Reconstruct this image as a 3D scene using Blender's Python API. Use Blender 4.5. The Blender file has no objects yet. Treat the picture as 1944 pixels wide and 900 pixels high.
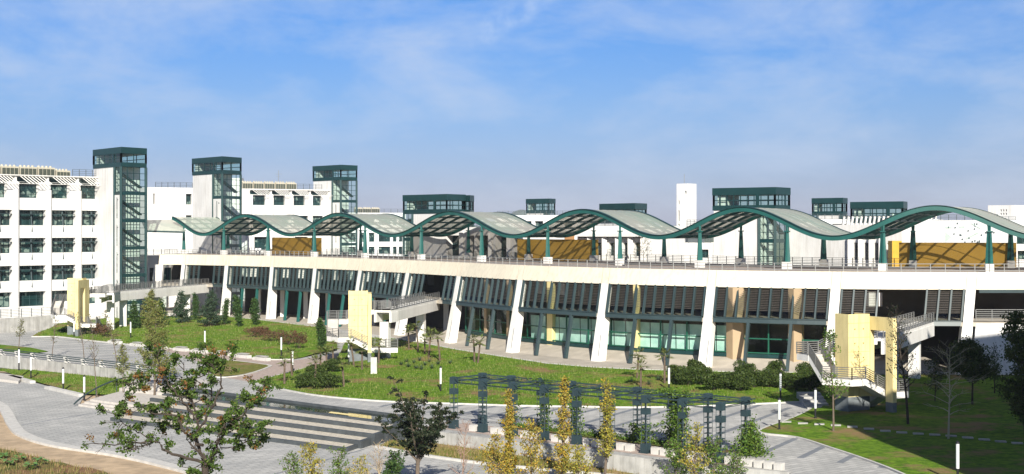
import bpy, math, random
import numpy as np
from mathutils import Vector, Matrix
random.seed(7); rng = np.random.default_rng(7)
C = bpy.context.scene.collection
SC = bpy.context.scene
V = Vector
# ---------------------------------------------------------------- camera, sky, sun, exposure
CAMH, FPX, HOR = 17.5, 2700.0, 434.0
cam = bpy.data.cameras.new('camera'); camo = bpy.data.objects.new('camera', cam); C.objects.link(camo)
camo.location = (0, 0, CAMH); camo.rotation_euler = (math.radians(90), 0, 0)
cam.sensor_width = 36; cam.lens = 36 * FPX / 1944; cam.shift_y = -(450 - HOR) / 1944
cam.clip_start = 1; cam.clip_end = 20000
SC.camera = camo
SUN_EL = 29.0; SUN_DX = -0.12          # shadows run away from the camera and a little to the left
sun = bpy.data.lights.new('sun', 'SUN'); suno = bpy.data.objects.new('sun', sun); C.objects.link(suno)
sun.energy = 5.0; sun.angle = math.radians(0.5); sun.color = (1, 0.95, 0.85)
_d = V((SUN_DX, 1, -math.tan(math.radians(SUN_EL)) * math.hypot(1, SUN_DX))).normalized()
suno.rotation_euler = _d.to_track_quat('-Z', 'Y').to_euler()
suno.location = (0, -50, 80)
world = bpy.data.worlds.new('World'); SC.world = world; world.use_nodes = True
nt = world.node_tree; nt.nodes.clear()
N = nt.nodes.new; L = nt.links.new
out = N('ShaderNodeOutputWorld'); bg = N('ShaderNodeBackground'); sky = N('ShaderNodeTexSky')
sky.sky_type = 'NISHITA'; sky.sun_disc = False; sky.sun_elevation = math.radians(SUN_EL)
sky.sun_rotation = math.atan2(-_d.x, -_d.y) 
sky.air_density = 1.3; sky.dust_density = 0.3; sky.ozone_density = 4.0; sky.altitude = 300
bg.inputs[1].default_value = 0.061
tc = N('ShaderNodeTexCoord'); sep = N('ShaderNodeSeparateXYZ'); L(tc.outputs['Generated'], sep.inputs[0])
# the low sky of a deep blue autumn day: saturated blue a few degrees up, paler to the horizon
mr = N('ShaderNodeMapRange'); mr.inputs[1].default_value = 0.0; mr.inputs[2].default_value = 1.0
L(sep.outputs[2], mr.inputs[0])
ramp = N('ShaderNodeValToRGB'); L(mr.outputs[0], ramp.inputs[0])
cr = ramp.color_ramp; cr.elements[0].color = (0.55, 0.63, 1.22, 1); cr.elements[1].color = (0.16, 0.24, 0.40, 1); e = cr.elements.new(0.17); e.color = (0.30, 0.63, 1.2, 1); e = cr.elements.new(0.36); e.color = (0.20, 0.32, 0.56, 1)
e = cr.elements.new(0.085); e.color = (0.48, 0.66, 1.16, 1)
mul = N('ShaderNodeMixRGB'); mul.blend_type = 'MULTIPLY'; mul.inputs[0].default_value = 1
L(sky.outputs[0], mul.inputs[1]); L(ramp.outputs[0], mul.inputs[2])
# thin wispy clouds
mp = N('ShaderNodeMapping'); mp.inputs['Scale'].default_value = (4.0, 4.0, 10); mp.inputs['Rotation'].default_value = (0.0, 0.09, 0.0)
L(tc.outputs['Generated'], mp.inputs[0])
cn = N('ShaderNodeTexNoise'); cn.inputs['Scale'].default_value = 1.9; cn.inputs['Detail'].default_value = 9; cn.inputs['Roughness'].default_value = 0.62
cn.inputs['Distortion'].default_value = 0.25
L(mp.outputs[0], cn.inputs['Vector'])
crp = N('ShaderNodeValToRGB'); crp.color_ramp.elements[0].position = 0.42; crp.color_ramp.elements[1].position = 0.70
crp.color_ramp.elements[0].color = (0, 0, 0, 1); crp.color_ramp.elements[1].color = (0.55, 0.55, 0.55, 1)
L(cn.outputs[0], crp.inputs[0])
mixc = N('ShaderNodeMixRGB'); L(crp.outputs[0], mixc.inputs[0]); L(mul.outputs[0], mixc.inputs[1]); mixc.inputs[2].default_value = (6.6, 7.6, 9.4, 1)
# one brighter feathered wisp high in the middle of the view
def _m(op, a, b=None, c=None):
    n = N('ShaderNodeMath'); n.operation = op
    for i, v in enumerate((a, b, c)):
        if v is None: continue
        if isinstance(v, (int, float)): n.inputs[i].default_value = v
        else: L(v, n.inputs[i])
    return n.outputs[0]
_u = _m('ADD', _m('DIVIDE', sep.outputs[0], _m('MAXIMUM', sep.outputs[1], .05)), .029); _v = _m('SUBTRACT', _m('DIVIDE', sep.outputs[2], _m('MAXIMUM', sep.outputs[1], .05)), .130)
_a = _m('ADD', _m('MULTIPLY', _u, .84), _m('MULTIPLY', _v, .54)); _p = _m('ABSOLUTE', _m('SUBTRACT', _m('MULTIPLY', _v, .84), _m('MULTIPLY', _u, .54)))
_r1 = N('ShaderNodeMapRange'); L(_p, _r1.inputs[0]); _r1.interpolation_type = 'SMOOTHSTEP'; _r1.inputs[1].default_value = .013; _r1.inputs[2].default_value = .001
_r2 = N('ShaderNodeMapRange'); L(_a, _r2.inputs[0]); _r2.interpolation_type = 'SMOOTHSTEP'; _r2.inputs[1].default_value = -.006; _r2.inputs[2].default_value = .022
_r3 = N('ShaderNodeMapRange'); L(_a, _r3.inputs[0]); _r3.interpolation_type = 'SMOOTHSTEP'; _r3.inputs[1].default_value = .13; _r3.inputs[2].default_value = .03
_wn = N('ShaderNodeTexNoise'); _wn.inputs['Scale'].default_value = 55; _wn.inputs['Detail'].default_value = 8; L(tc.outputs['Generated'], _wn.inputs['Vector'])
_wr = N('ShaderNodeMapRange'); L(_wn.outputs[0], _wr.inputs[0]); _wr.inputs[1].default_value = .36; _wr.inputs[2].default_value = .62
_w = _m('MULTIPLY', _m('MULTIPLY', _m('MULTIPLY', _r1.outputs[0], _r2.outputs[0]), _m('MULTIPLY', _r3.outputs[0], _wr.outputs[0])), .5)
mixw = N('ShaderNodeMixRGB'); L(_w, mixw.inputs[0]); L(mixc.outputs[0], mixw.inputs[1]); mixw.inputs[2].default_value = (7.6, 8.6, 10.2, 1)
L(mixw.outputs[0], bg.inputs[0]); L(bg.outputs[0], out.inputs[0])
SC.view_settings.view_transform = 'Standard'; SC.view_settings.look = 'None'
SC.view_settings.exposure = 0.6; SC.view_settings.gamma = 1.0
try: SC.view_settings.use_curve_mapping = False
except Exception: pass
SC.cycles.max_bounces = 6; SC.cycles.transparent_max_bounces = 12
SC.cycles.sample_clamp_indirect = 4

# ---------------------------------------------------------------- measuring: photo point -> place on a level, and back
def G(x, y, z=0.0):
    Y = FPX * (CAMH - z) / (y - HOR)
    return ((x - 972) * Y / FPX, Y)
def G3(x, y, z=0.0):
    a = G(x, y, z); return V((a[0], a[1], z))
def XX(x, Y): return (x - 972) * Y / FPX
def ZZ(y, Y): return CAMH - (y - HOR) * Y / FPX
def PX(p): return 972 + FPX * p[0] / p[1]

# ---------------------------------------------------------------- materials
MATS = {}
def mat(name, col, rough=0.8, var=0.12, scale=1.5, bump=0.0, metal=0.0, spec=0.5, col2=None, detail=4, island=None, trans=0.0, streak=0.0):
    if name in MATS: return MATS[name]
    m = bpy.data.materials.new(name); m.use_nodes = True; t = m.node_tree; b = t.nodes['Principled BSDF']
    b.inputs['Roughness'].default_value = rough; b.inputs['Metallic'].default_value = metal
    b.inputs['Specular IOR Level'].default_value = spec
    tcn = t.nodes.new('ShaderNodeTexCoord'); nz = t.nodes.new('ShaderNodeTexNoise')
    nz.inputs['Scale'].default_value = scale; nz.inputs['Detail'].default_value = detail
    t.links.new(tcn.outputs['Object'], nz.inputs['Vector'])
    rp = t.nodes.new('ShaderNodeValToRGB'); rp.color_ramp.elements[0].position = 0.3; rp.color_ramp.elements[1].position = 0.7
    c2 = col2 or tuple(c * (1 - var) for c in col); c1 = col if col2 else tuple(min(1, c * (1 + var * 0.4)) for c in col)
    rp.color_ramp.elements[0].color = (*c2, 1); rp.color_ramp.elements[1].color = (*c1, 1)
    t.links.new(nz.outputs[0], rp.inputs[0]); src = rp.outputs[0]
    if island:
        g = t.nodes.new('ShaderNodeNewGeometry'); r2 = t.nodes.new('ShaderNodeValToRGB')
        els = r2.color_ramp.elements
        for i, (p, c) in enumerate(island):
            if i < 2: e = els[i]; e.position = p
            else: e = els.new(p)
            e.color = (*c, 1)
        r2.color_ramp.interpolation = 'LINEAR'
        t.links.new(g.outputs['Random Per Island'], r2.inputs[0]); src = r2.outputs[0]
    if streak:
        ms = t.nodes.new('ShaderNodeMapping'); ms.inputs['Scale'].default_value = (1.6, 1.6, 0.13); t.links.new(tcn.outputs['Object'], ms.inputs[0])
        ns = t.nodes.new('ShaderNodeTexNoise'); ns.inputs['Scale'].default_value = 1.3; ns.inputs['Detail'].default_value = 9; ns.inputs['Roughness'].default_value = .7; t.links.new(ms.outputs[0], ns.inputs['Vector'])
        rs_ = t.nodes.new('ShaderNodeValToRGB'); rs_.color_ramp.elements[0].position = .33; rs_.color_ramp.elements[1].position = .56
        k_ = 1 - streak; rs_.color_ramp.elements[0].color = (k_, k_ * .985, k_ * .96, 1); rs_.color_ramp.elements[1].color = (1, 1, 1, 1); t.links.new(ns.outputs[0], rs_.inputs[0])
        xs = t.nodes.new('ShaderNodeMixRGB'); xs.blend_type = 'MULTIPLY'; xs.inputs[0].default_value = 1; t.links.new(src, xs.inputs[1]); t.links.new(rs_.outputs[0], xs.inputs[2]); src = xs.outputs[0]
    t.links.new(src, b.inputs['Base Color'])
    if bump:
        bp = t.nodes.new('ShaderNodeBump'); bp.inputs['Strength'].default_value = bump; bp.inputs['Distance'].default_value = 0.05
        n2 = t.nodes.new('ShaderNodeTexNoise'); n2.inputs['Scale'].default_value = scale * 6; n2.inputs['Detail'].default_value = 3
        t.links.new(tcn.outputs['Object'], n2.inputs['Vector'])
        t.links.new(n2.outputs[0], bp.inputs['Height']); t.links.new(bp.outputs[0], b.inputs['Normal'])
    if trans:
        tr = t.nodes.new('ShaderNodeBsdfTranslucent'); t.links.new(src, tr.inputs[0])
        mx = t.nodes.new('ShaderNodeMixShader'); mx.inputs[0].default_value = trans
        t.links.new(b.outputs[0], mx.inputs[1]); t.links.new(tr.outputs[0], mx.inputs[2])
        t.links.new(mx.outputs[0], t.nodes['Material Output'].inputs[0])
    MATS[name] = m; return m
def glass(name, tint=(0.75, 0.9, 0.85), clear=0.75, rough=0.03):
    if name in MATS: return MATS[name]
    m = bpy.data.materials.new(name); m.use_nodes = True; t = m.node_tree; t.nodes.remove(t.nodes['Principled BSDF'])
    tr = t.nodes.new('ShaderNodeBsdfTransparent'); tr.inputs[0].default_value = (*[c * clear for c in tint], 1)
    gl = t.nodes.new('ShaderNodeBsdfGlossy'); gl.inputs['Roughness'].default_value = rough; gl.inputs[0].default_value = (.6, .65, .65, 1)
    lw = t.nodes.new('ShaderNodeLayerWeight'); lw.inputs[0].default_value = 0.5; pw_ = t.nodes.new('ShaderNodeMath'); pw_.operation = 'POWER'; pw_.inputs[1].default_value = 4; t.links.new(lw.outputs['Facing'], pw_.inputs[0]); fr = t.nodes.new('ShaderNodeMath'); fr.operation = 'MULTIPLY_ADD'; fr.inputs[1].default_value = 0.7; fr.inputs[2].default_value = 0.05; t.links.new(pw_.outputs[0], fr.inputs[0])
    mx = t.nodes.new('ShaderNodeMixShader')
    t.links.new(fr.outputs[0], mx.inputs[0]); t.links.new(tr.outputs[0], mx.inputs[1]); t.links.new(gl.outputs[0], mx.inputs[2])
    t.links.new(mx.outputs[0], t.nodes['Material Output'].inputs[0])
    MATS[name] = m; return m
WALL = mat('white_render', (0.76, 0.745, 0.72), 0.9, 0.10, 0.35, detail=8, streak=.16)
WALLB = mat('white_render_far', (0.74, 0.74, 0.73), 0.9, 0.08, 0.25)
CREAM = mat('cream_fascia', (0.76, 0.69, 0.55), 0.85, 0.08, 0.25, detail=8, streak=.16)
COLW = mat('white_column', (0.77, 0.75, 0.71), 0.85, 0.06, 0.6, streak=.14)
GREEN = mat('canopy_green_steel', (0.015, 0.105, 0.092), 0.45, 0.15, 0.8)
DKGREEN = mat('dark_green_metal', (0.008, 0.042, 0.043), 0.4, 0.2, 0.7)
GREYGREEN = mat('grey_green_steel', (0.036, 0.060, 0.064), 0.45, 0.15, 1.0)
FRAMEG = mat('green_window_frame', (0.01, 0.10, 0.06), 0.45, 0.1, 1.0)
PERG = mat('pergola_steel', (0.026, 0.05, 0.058), 0.5, 0.2, 1.5)
YEL = mat('yellow_panel', (0.83, 0.69, 0.33), 0.8, 0.12, 0.5, streak=.22, detail=8)
OCH = mat('ochre_panel', (0.66, 0.40, 0.07), 0.75, 0.12, 0.5)
PLINTH = mat('grey_stone_plinth', (0.17, 0.19, 0.2), 0.8, 0.2, 2.0)
TAN = mat('tan_cladding', (0.44, 0.32, 0.195), 0.7, 0.08, 0.8)
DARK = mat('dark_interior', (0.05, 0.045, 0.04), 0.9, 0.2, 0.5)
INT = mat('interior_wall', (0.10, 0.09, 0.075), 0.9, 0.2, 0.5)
WPANE = mat('dark_window_glass', (0.015, 0.045, 0.045), 0.08, 0.7, 0.35, spec=0.6)
BLIND = mat('pale_blind', (0.74, 0.84, 0.80), 0.7, 0.35, 0.8, col2=(0.45, 0.62, 0.58))
RAIL = mat('steel_rail', (0.30, 0.30, 0.29), 0.4, 0.1, 2.0, metal=0.3)
DKRAIL = mat('dark_rail', (0.07, 0.085, 0.09), 0.45, 0.1, 2.0)
LOUV = mat('brown_louvre', (0.15, 0.13, 0.11), 0.6, 0.2, 2.0)
ROOF = mat('canopy_roof_sheet', (0.66, 0.64, 0.57), 0.4, col2=(0.48, 0.60, 0.50), scale=0.12, detail=5, trans=0.12)
_t = ROOF.node_tree; _o = _t.nodes['Material Output']; _s = _o.inputs[0].links[0].from_socket
_x = _t.nodes.new('ShaderNodeMixShader'); _x.inputs[0].default_value = 0.5; _q = _t.nodes.new('ShaderNodeBsdfTransparent'); _q.inputs[0].default_value = (1, .98, .94, 1)
_t.links.new(_s, _x.inputs[1]); _t.links.new(_q.outputs[0], _x.inputs[2]); _t.links.new(_x.outputs[0], _o.inputs[0])
DECK = mat('deck_paving', (0.34, 0.28, 0.25), 0.85, 0.2, 0.8)
CONC = mat('concrete', (0.47, 0.46, 0.43), 0.9, 0.25, 0.9, bump=0.2, detail=8, streak=.3)
KERB = mat('pale_kerb_stone', (0.58, 0.56, 0.52), 0.9, 0.18, 1.5, bump=0.1)
GRANITE = mat('dark_granite', (0.075, 0.085, 0.09), 0.6, 0.3, 1.2, bump=0.1, detail=8)
TREAD = mat('cream_tread_gravel', (0.60, 0.54, 0.44), 0.95, 0.3, 3.0, bump=0.5, detail=10)
STEP = mat('pale_step_stone', (0.55, 0.51, 0.46), 0.9, 0.15, 2.0)
BRICK = mat('pinkish_brick', (0.44, 0.35, 0.30), 0.9, 0.25, 2.2, bump=0.3, detail=8)
APRON = mat('apron_concrete', (0.46, 0.41, 0.34), 0.9, 0.2, 0.6, bump=0.1, detail=8)
DIRT = mat('tan_gravel_ground', (0.50, 0.37, 0.235), 0.95, 0.3, 0.9, bump=0.6, detail=12)
WATER = mat('pond_water', (0.012, 0.022, 0.012), 0.06, 0.3, 0.5, spec=0.8, bump=0.05)
LAMPB = mat('lamp_base_black', (0.015, 0.015, 0.017), 0.4)
LAMPW = mat('lamp_tube_white', (0.72, 0.74, 0.72), 0.3, 0.05)
ACM = mat('ac_unit_beige', (0.50, 0.46, 0.36), 0.6, 0.15, 2.0)
ACD = mat('ac_unit_grille', (0.07, 0.08, 0.06), 0.6, 0.3, 4.0)
BARK = mat('bark_grey_brown', (0.15, 0.115, 0.085), 0.95, 0.35, 3.0, bump=0.4)
BARKD = mat('bark_dark', (0.055, 0.042, 0.032), 0.95, 0.35, 3.0)
BARKP = mat('bark_pale_straw', (0.42, 0.33, 0.20), 0.9, 0.3, 3.0)
ROD = mat('slender_steel', (0.05, 0.06, 0.065), 0.4)

_t = WPANE.node_tree; _b = _t.nodes['Principled BSDF']; _s = _b.inputs['Base Color'].links[0].from_socket
_tc = _t.nodes.new('ShaderNodeTexCoord'); _n = _t.nodes.new('ShaderNodeTexNoise'); _n.inputs['Scale'].default_value = 0.9; _n.inputs['Detail'].default_value = 1; _t.links.new(_tc.outputs['Object'], _n.inputs['Vector'])
_oi = _t.nodes.new('ShaderNodeObjectInfo'); _a = _t.nodes.new('ShaderNodeMath'); _a.operation = 'MULTIPLY_ADD'; _a.inputs[1].default_value = 0.16; _t.links.new(_oi.outputs['Random'], _a.inputs[0]); _t.links.new(_n.outputs[0], _a.inputs[2])
_r = _t.nodes.new('ShaderNodeValToRGB'); _r.color_ramp.elements[0].position = .64; _r.color_ramp.elements[1].position = .68; _r.color_ramp.elements[0].color = (0, 0, 0, 1); _r.color_ramp.elements[1].color = (1, 1, 1, 1); _t.links.new(_a.outputs[0], _r.inputs[0])
_m = _t.nodes.new('ShaderNodeMixRGB'); _t.links.new(_r.outputs[0], _m.inputs[0]); _t.links.new(_s, _m.inputs[1]); _m.inputs[2].default_value = (.16, .22, .19, 1); _t.links.new(_m.outputs[0], _b.inputs['Base Color'])
def pavers():
    m = bpy.data.materials.new('grey_pavers'); m.use_nodes = True; t = m.node_tree; b = t.nodes['Principled BSDF']
    b.inputs['Roughness'].default_value = 0.85
    tcn = t.nodes.new('ShaderNodeTexCoord'); mp = t.nodes.new('ShaderNodeMapping'); mp.inputs['Rotation'].default_value = (0, 0, -0.69)
    t.links.new(tcn.outputs['Object'], mp.inputs[0])
    br = t.nodes.new('ShaderNodeTexBrick'); br.inputs['Scale'].default_value = 1.0
    br.inputs['Brick Width'].default_value = 1.2; br.inputs['Row Height'].default_value = 0.6; br.inputs['Mortar Size'].default_value = 0.035
    br.inputs['Color1'].default_value = (0.53, 0.52, 0.495, 1); br.inputs['Color2'].default_value = (0.42, 0.415, 0.40, 1); br.inputs['Mortar'].default_value = (0.24, 0.235, 0.23, 1)
    t.links.new(mp.outputs[0], br.inputs[0])
    nz = t.nodes.new('ShaderNodeTexNoise'); nz.inputs['Scale'].default_value = 0.16; nz.inputs['Detail'].default_value = 10; nz.inputs['Roughness'].default_value = .65
    t.links.new(tcn.outputs['Object'], nz.inputs[0])
    rp = t.nodes.new('ShaderNodeValToRGB'); rp.color_ramp.elements[0].position = 0.32; rp.color_ramp.elements[1].position = 0.68
    rp.color_ramp.elements[0].color = (0.72, 0.73, 0.73, 1); rp.color_ramp.elements[1].color = (1.1, 1.09, 1.07, 1)
    t.links.new(nz.outputs[0], rp.inputs[0])
    mx = t.nodes.new('ShaderNodeMixRGB'); mx.blend_type = 'MULTIPLY'; mx.inputs[0].default_value = 1
    t.links.new(br.outputs[0], mx.inputs[1]); t.links.new(rp.outputs[0], mx.inputs[2]); t.links.new(mx.outputs[0], b.inputs['Base Color'])
    return m
PAVE = pavers()
BAND = mat('dark_paving_band', (0.20, 0.215, 0.235), 0.85, 0.2, 1.0)
def grassmat(name, a, b_, soil, soilpos=0.40):
    m = bpy.data.materials.new(name); m.use_nodes = True; t = m.node_tree; b = t.nodes['Principled BSDF']
    b.inputs['Roughness'].default_value = 0.95; b.inputs['Specular IOR Level'].default_value = 0.1
    tcn = t.nodes.new('ShaderNodeTexCoord')
    def nz(s, d):
        n = t.nodes.new('ShaderNodeTexNoise'); n.inputs['Scale'].default_value = s; n.inputs['Detail'].default_value = d; n.inputs['Roughness'].default_value = .65
        t.links.new(tcn.outputs['Object'], n.inputs[0]); return n
    n1 = nz(1.6, 9); n2 = nz(0.16, 9)
    r1 = t.nodes.new('ShaderNodeValToRGB'); r1.color_ramp.elements[0].position = .35; r1.color_ramp.elements[1].position = .66
    r1.color_ramp.elements[0].color = (*a, 1); r1.color_ramp.elements[1].color = (*b_, 1); t.links.new(n1.outputs[0], r1.inputs[0])
    r2 = t.nodes.new('ShaderNodeValToRGB'); r2.color_ramp.elements[0].position = soilpos - 0.06; r2.color_ramp.elements[1].position = soilpos + 0.05
    r2.color_ramp.elements[0].color = (1, 1, 1, 1); r2.color_ramp.elements[1].color = (0, 0, 0, 1); t.links.new(n2.outputs[0], r2.inputs[0])
    mx = t.nodes.new('ShaderNodeMixRGB'); t.links.new(r2.outputs[0], mx.inputs[0]); t.links.new(r1.outputs[0], mx.inputs[1]); mx.inputs[2].default_value = (*soil, 1)
    t.links.new(mx.outputs[0], b.inputs['Base Color'])
    bp = t.nodes.new('ShaderNodeBump'); bp.inputs['Strength'].default_value = 0.9; bp.inputs['Distance'].default_value = 0.15
    n3 = nz(5, 6); t.links.new(n3.outputs[0], bp.inputs['Height']); t.links.new(bp.outputs[0], b.inputs['Normal'])
    return m
LAWN = grassmat('lawn_green', (0.055, 0.125, 0.010), (0.175, 0.29, 0.022), (0.25, 0.17, 0.08), 0.435)
LAWN2 = grassmat('lawn_dry', (0.11, 0.13, 0.025), (0.23, 0.22, 0.06), (0.27, 0.19, 0.10), 0.44)
LAWN3 = grassmat('lawn_rough', (0.07, 0.10, 0.02), (0.19, 0.18, 0.06), (0.24, 0.14, 0.08), 0.46)
def leafmat(name, cols, trans=0.25):
    n = len(cols); return mat(name, cols[0], 0.6, island=[(i / max(1, n - 1), c) for i, c in enumerate(cols)], trans=trans, spec=0.3)
LF_BIG = leafmat('leaf_green_orange', [(.035, .075, .012), (.06, .12, .018), (.10, .16, .025), (.05, .10, .015), (.13, .17, .03), (.04, .09, .012), (.07, .12, .02), (.05, .09, .015), (.09, .14, .02)])
LF_RUST = leafmat('leaf_rust_orange', [(.24, .10, .03), (.28, .15, .04), (.18, .08, .03), (.13, .12, .03)])
LF_DARK = leafmat('leaf_dark', [(.012, .022, .010), (.022, .036, .014), (.035, .045, .018), (.016, .03, .012)])
LF_GOLD = leafmat('leaf_gold', [(.52, .31, .03), (.38, .30, .05), (.24, .24, .04), (.48, .27, .03), (.17, .20, .04), (.48, .36, .06)])
LF_GINK = leafmat('leaf_yellow_green', [(.20, .23, .04), (.38, .33, .05), (.26, .26, .05), (.45, .36, .05), (.14, .18, .03), (.50, .32, .03)])
LF_OLIVE = leafmat('leaf_olive', [(.13, .14, .05), (.18, .18, .05), (.09, .12, .035), (.22, .17, .06)])
LF_CON = leafmat('leaf_blue_conifer', [(.045, .085, .05), (.07, .115, .065), (.03, .06, .035), (.09, .12, .06)])
LF_CYP = leafmat('leaf_cypress', [(.035, .085, .02), (.06, .12, .025), (.025, .06, .015), (.09, .14, .03)])
LF_LAR = leafmat('leaf_dawn_redwood', [(.16, .19, .05), (.22, .23, .06), (.12, .16, .04), (.26, .22, .07)])
LF_PALM = leafmat('leaf_palm', [(.09, .14, .03), (.16, .20, .05), (.25, .25, .08), (.06, .10, .02)])
LF_BUSH = leafmat('leaf_box_bush', [(.025, .050, .010), (.045, .078, .014), (.065, .10, .018), (.09, .12, .025)])
LF_RED = leafmat('leaf_russet', [(.12, .055, .03), (.17, .085, .045), (.08, .05, .03), (.20, .12, .06)])
LF_VINE = leafmat('leaf_vine', [(.06, .13, .015), (.10, .19, .025), (.15, .22, .03), (.04, .08, .012)])
LF_PINK = leafmat('twig_pink', [(.30, .20, .16), (.38, .26, .20)])
GRT = leafmat('grass_tuft', [(.09, .15, .02), (.16, .22, .04), (.22, .24, .06), (.12, .18, .03)])
GRT2 = leafmat('dry_tuft', [(.30, .20, .09), (.20, .20, .05), (.35, .22, .12), (.14, .18, .04)])

# ---------------------------------------------------------------- mesh building
def wloc(o):
    v = V((0, 0, 0))
    while o is not None: v += o.location; o = o.parent
    return v
def tag(o, label=None, cat=None, group=None, kind=None):
    if label: o['label'] = label
    if cat: o['category'] = cat
    if group: o['group'] = group
    if kind: o['kind'] = kind
    return o
def thing(name, label, cat, loc=(0, 0, 0), group=None):
    o = bpy.data.objects.new(name, None); C.objects.link(o); o.location = loc; o.empty_display_size = 0.5
    return tag(o, label, cat, group)
class MB:
    def __init__(s): s.v = []; s.f = []; s.m = []
    def add(s, vs, fs, mi=0):
        n = len(s.v); s.v.extend([tuple(p) for p in vs]); s.f.extend([tuple(i + n for i in f) for f in fs]); s.m.extend([mi] * len(fs)); return s
    def obox(s, c, a, b, d, mi=0):
        c, a, b, d = V(c), V(a), V(b), V(d)
        vs = [c + sx * a + sy * b + sz * d for sz in (-1, 1) for sy in (-1, 1) for sx in (-1, 1)]
        return s.add(vs, [(0, 2, 3, 1), (4, 5, 7, 6), (0, 1, 5, 4), (2, 6, 7, 3), (0, 4, 6, 2), (1, 3, 7, 5)], mi)
    def box(s, x0, y0, z0, x1, y1, z1, mi=0):
        return s.obox(((x0 + x1) / 2, (y0 + y1) / 2, (z0 + z1) / 2), ((x1 - x0) / 2, 0, 0), (0, (y1 - y0) / 2, 0), (0, 0, (z1 - z0) / 2), mi)
    def bar(s, p, q, w, h=None, up=(0, 0, 1), mi=0):
        p, q = V(p), V(q); d = q - p; h = h or w
        if d.length < 1e-6: return s
        dn = d.normalized(); u = V(up)
        if abs(dn.dot(u)) > 0.98: u = V((0, 1, 0)) if abs(dn.y) < 0.9 else V((1, 0, 0))
        r = dn.cross(u).normalized(); u = r.cross(dn).normalized()
        return s.obox((p + q) / 2, d / 2, r * (w / 2), u * (h / 2), mi)
    def tube(s, p, q, r0, r1=None, n=6, mi=0):
        p, q = V(p), V(q); r1 = r0 if r1 is None else r1; d = (q - p)
        if d.length < 1e-6: return s
        d.normalize(); a = d.orthogonal().normalized(); b = d.cross(a); vs = []
        for c, r in ((p, r0), (q, r1)):
            for i in range(n):
                t = 2 * math.pi * i / n; vs.append(c + a * (r * math.cos(t)) + b * (r * math.sin(t)))
        fs = [(i, (i + 1) % n, n + (i + 1) % n, n + i) for i in range(n)] + [tuple(range(n))[::-1], tuple(range(n, 2 * n))]
        return s.add(vs, fs, mi)
    def prism(s, poly, z0, z1, mi=0):
        n = len(poly); vs = [(x, y, z0) for x, y in poly] + [(x, y, z1) for x, y in poly]
        fs = [tuple(range(n))[::-1], tuple(range(n, 2 * n))] + [(i, (i + 1) % n, n + (i + 1) % n, n + i) for i in range(n)]
        return s.add(vs, fs, mi)
    def sweep(s, rings, closed=True, caps=True, mi=0):
        k = len(rings[0]); vs = [p for r in rings for p in r]; fs = []
        for i in range(len(rings) - 1):
            for j in range(k if closed else k - 1):
                a = i * k + j; b = i * k + (j + 1) % k; fs.append((a, b, b + k, a + k))
        if caps and closed:
            fs.append(tuple(range(k))[::-1]); fs.append(tuple(range((len(rings) - 1) * k, len(rings) * k)))
        return s.add(vs, fs, mi)
    def build(s, name, m, parent=None, smooth=False):
        o0 = wloc(parent) if parent is not None else V((0, 0, 0))
        me = bpy.data.meshes.new(name)
        vs = s.v if o0.length == 0 else [(p[0] - o0.x, p[1] - o0.y, p[2] - o0.z) for p in s.v]
        me.from_pydata(vs, [], s.f)
        for mm in (m if isinstance(m, (list, tuple)) else [m]): me.materials.append(mm)
        if any(s.m): me.polygons.foreach_set('material_index', s.m)
        if smooth: me.polygons.foreach_set('use_smooth', [True] * len(me.polygons))
        me.update(); o = bpy.data.objects.new(name, me); C.objects.link(o)
        if parent is not None: o.parent = parent
        return o
def copy_thing(o, loc, rz=None, label=None, sc=None, parent=None):
    c = o.copy(); C.objects.link(c); c.parent = parent
    if parent is None:
        c.location = loc
        if rz is not None: c.rotation_euler = (0, 0, rz)
        if sc is not None: c.scale = (sc, sc, sc)
        if label: c['label'] = label
    for ch in list(o.children): copy_thing(ch, None, parent=c)
    return c
def catmull(P, s):
    n = len(P); s = max(-1.0, min(n - 1 + 1.0, s)); i = int(math.floor(s)); i = max(0, min(n - 2, i)); t = s - i
    if t < 0 or t > 1:
        a, b = (V(P[0]), V(P[1])) if t < 0 else (V(P[-2]), V(P[-1])); return a + (b - a) * t
    p1, p2 = V(P[i]), V(P[i + 1]); p0 = V(P[i - 1]) if i > 0 else p1 * 2 - p2; p3 = V(P[i + 2]) if i + 2 < n else p2 * 2 - p1
    return 0.5 * ((2 * p1) + (p2 - p0) * t + (2 * p0 - 5 * p1 + 4 * p2 - p3) * t * t + (3 * p1 - p0 - 3 * p2 + p3) * t ** 3)
def railing(mb, pts, h=1.05, n=4, gap=1.7, w=0.055, pw=0.07, z0=0.12):
    pts = [V(p) for p in pts]
    for a, b in zip(pts[:-1], pts[1:]):
        d = (b - a); k = max(1, round(d.length / gap))
        for i in range(k + 1):
            p = a + d * (i / k); mb.bar(p, p + V((0, 0, h)), pw, up=(1, 0, 0))
        for j in range(n):
            z = V((0, 0, z0 + (h - z0) * j / (n - 1))); mb.bar(a + z, b + z, w)
# ================================================================ the ground and the plaza
def struct(mb, name, m): 
    return tag(mb.build(name, m), kind='structure')
Z1 = -1.5     # the lower plaza in front of the cascade
g = MB(); g.add([(-2600, -200, -1.62), (2600, -200, -1.62), (2600, 6300, -1.62), (-2600, 6300, -1.62)], [(0, 1, 2, 3)])
struct(g, 'ground', mat('far_land', (.13, .15, .07), .95, .3, .02, col2=(.08, .11, .05), detail=10))
g = MB(); g.add([(-120, 60, -1.6), (30, 60, -1.6), (30, 150, -1.6), (-60, 190, -1.6), (-120, 190, -1.6)], [(0, 1, 2, 3, 4)]); struct(g, 'gravel', DIRT)
U = V((.796, -.604)); Wv = V((.604, .796))
T0 = V((-42.9, 170)); P0 = V((-36, 156)); P1 = V((-10, 132.7)); CC0 = V((-39.7, 140.5)); CC1 = V((-14, 121))
S0 = V((-46.4, 152.2)); S1 = V((-37.7, 144.9))
T1 = T0 + U * 11.0
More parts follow.
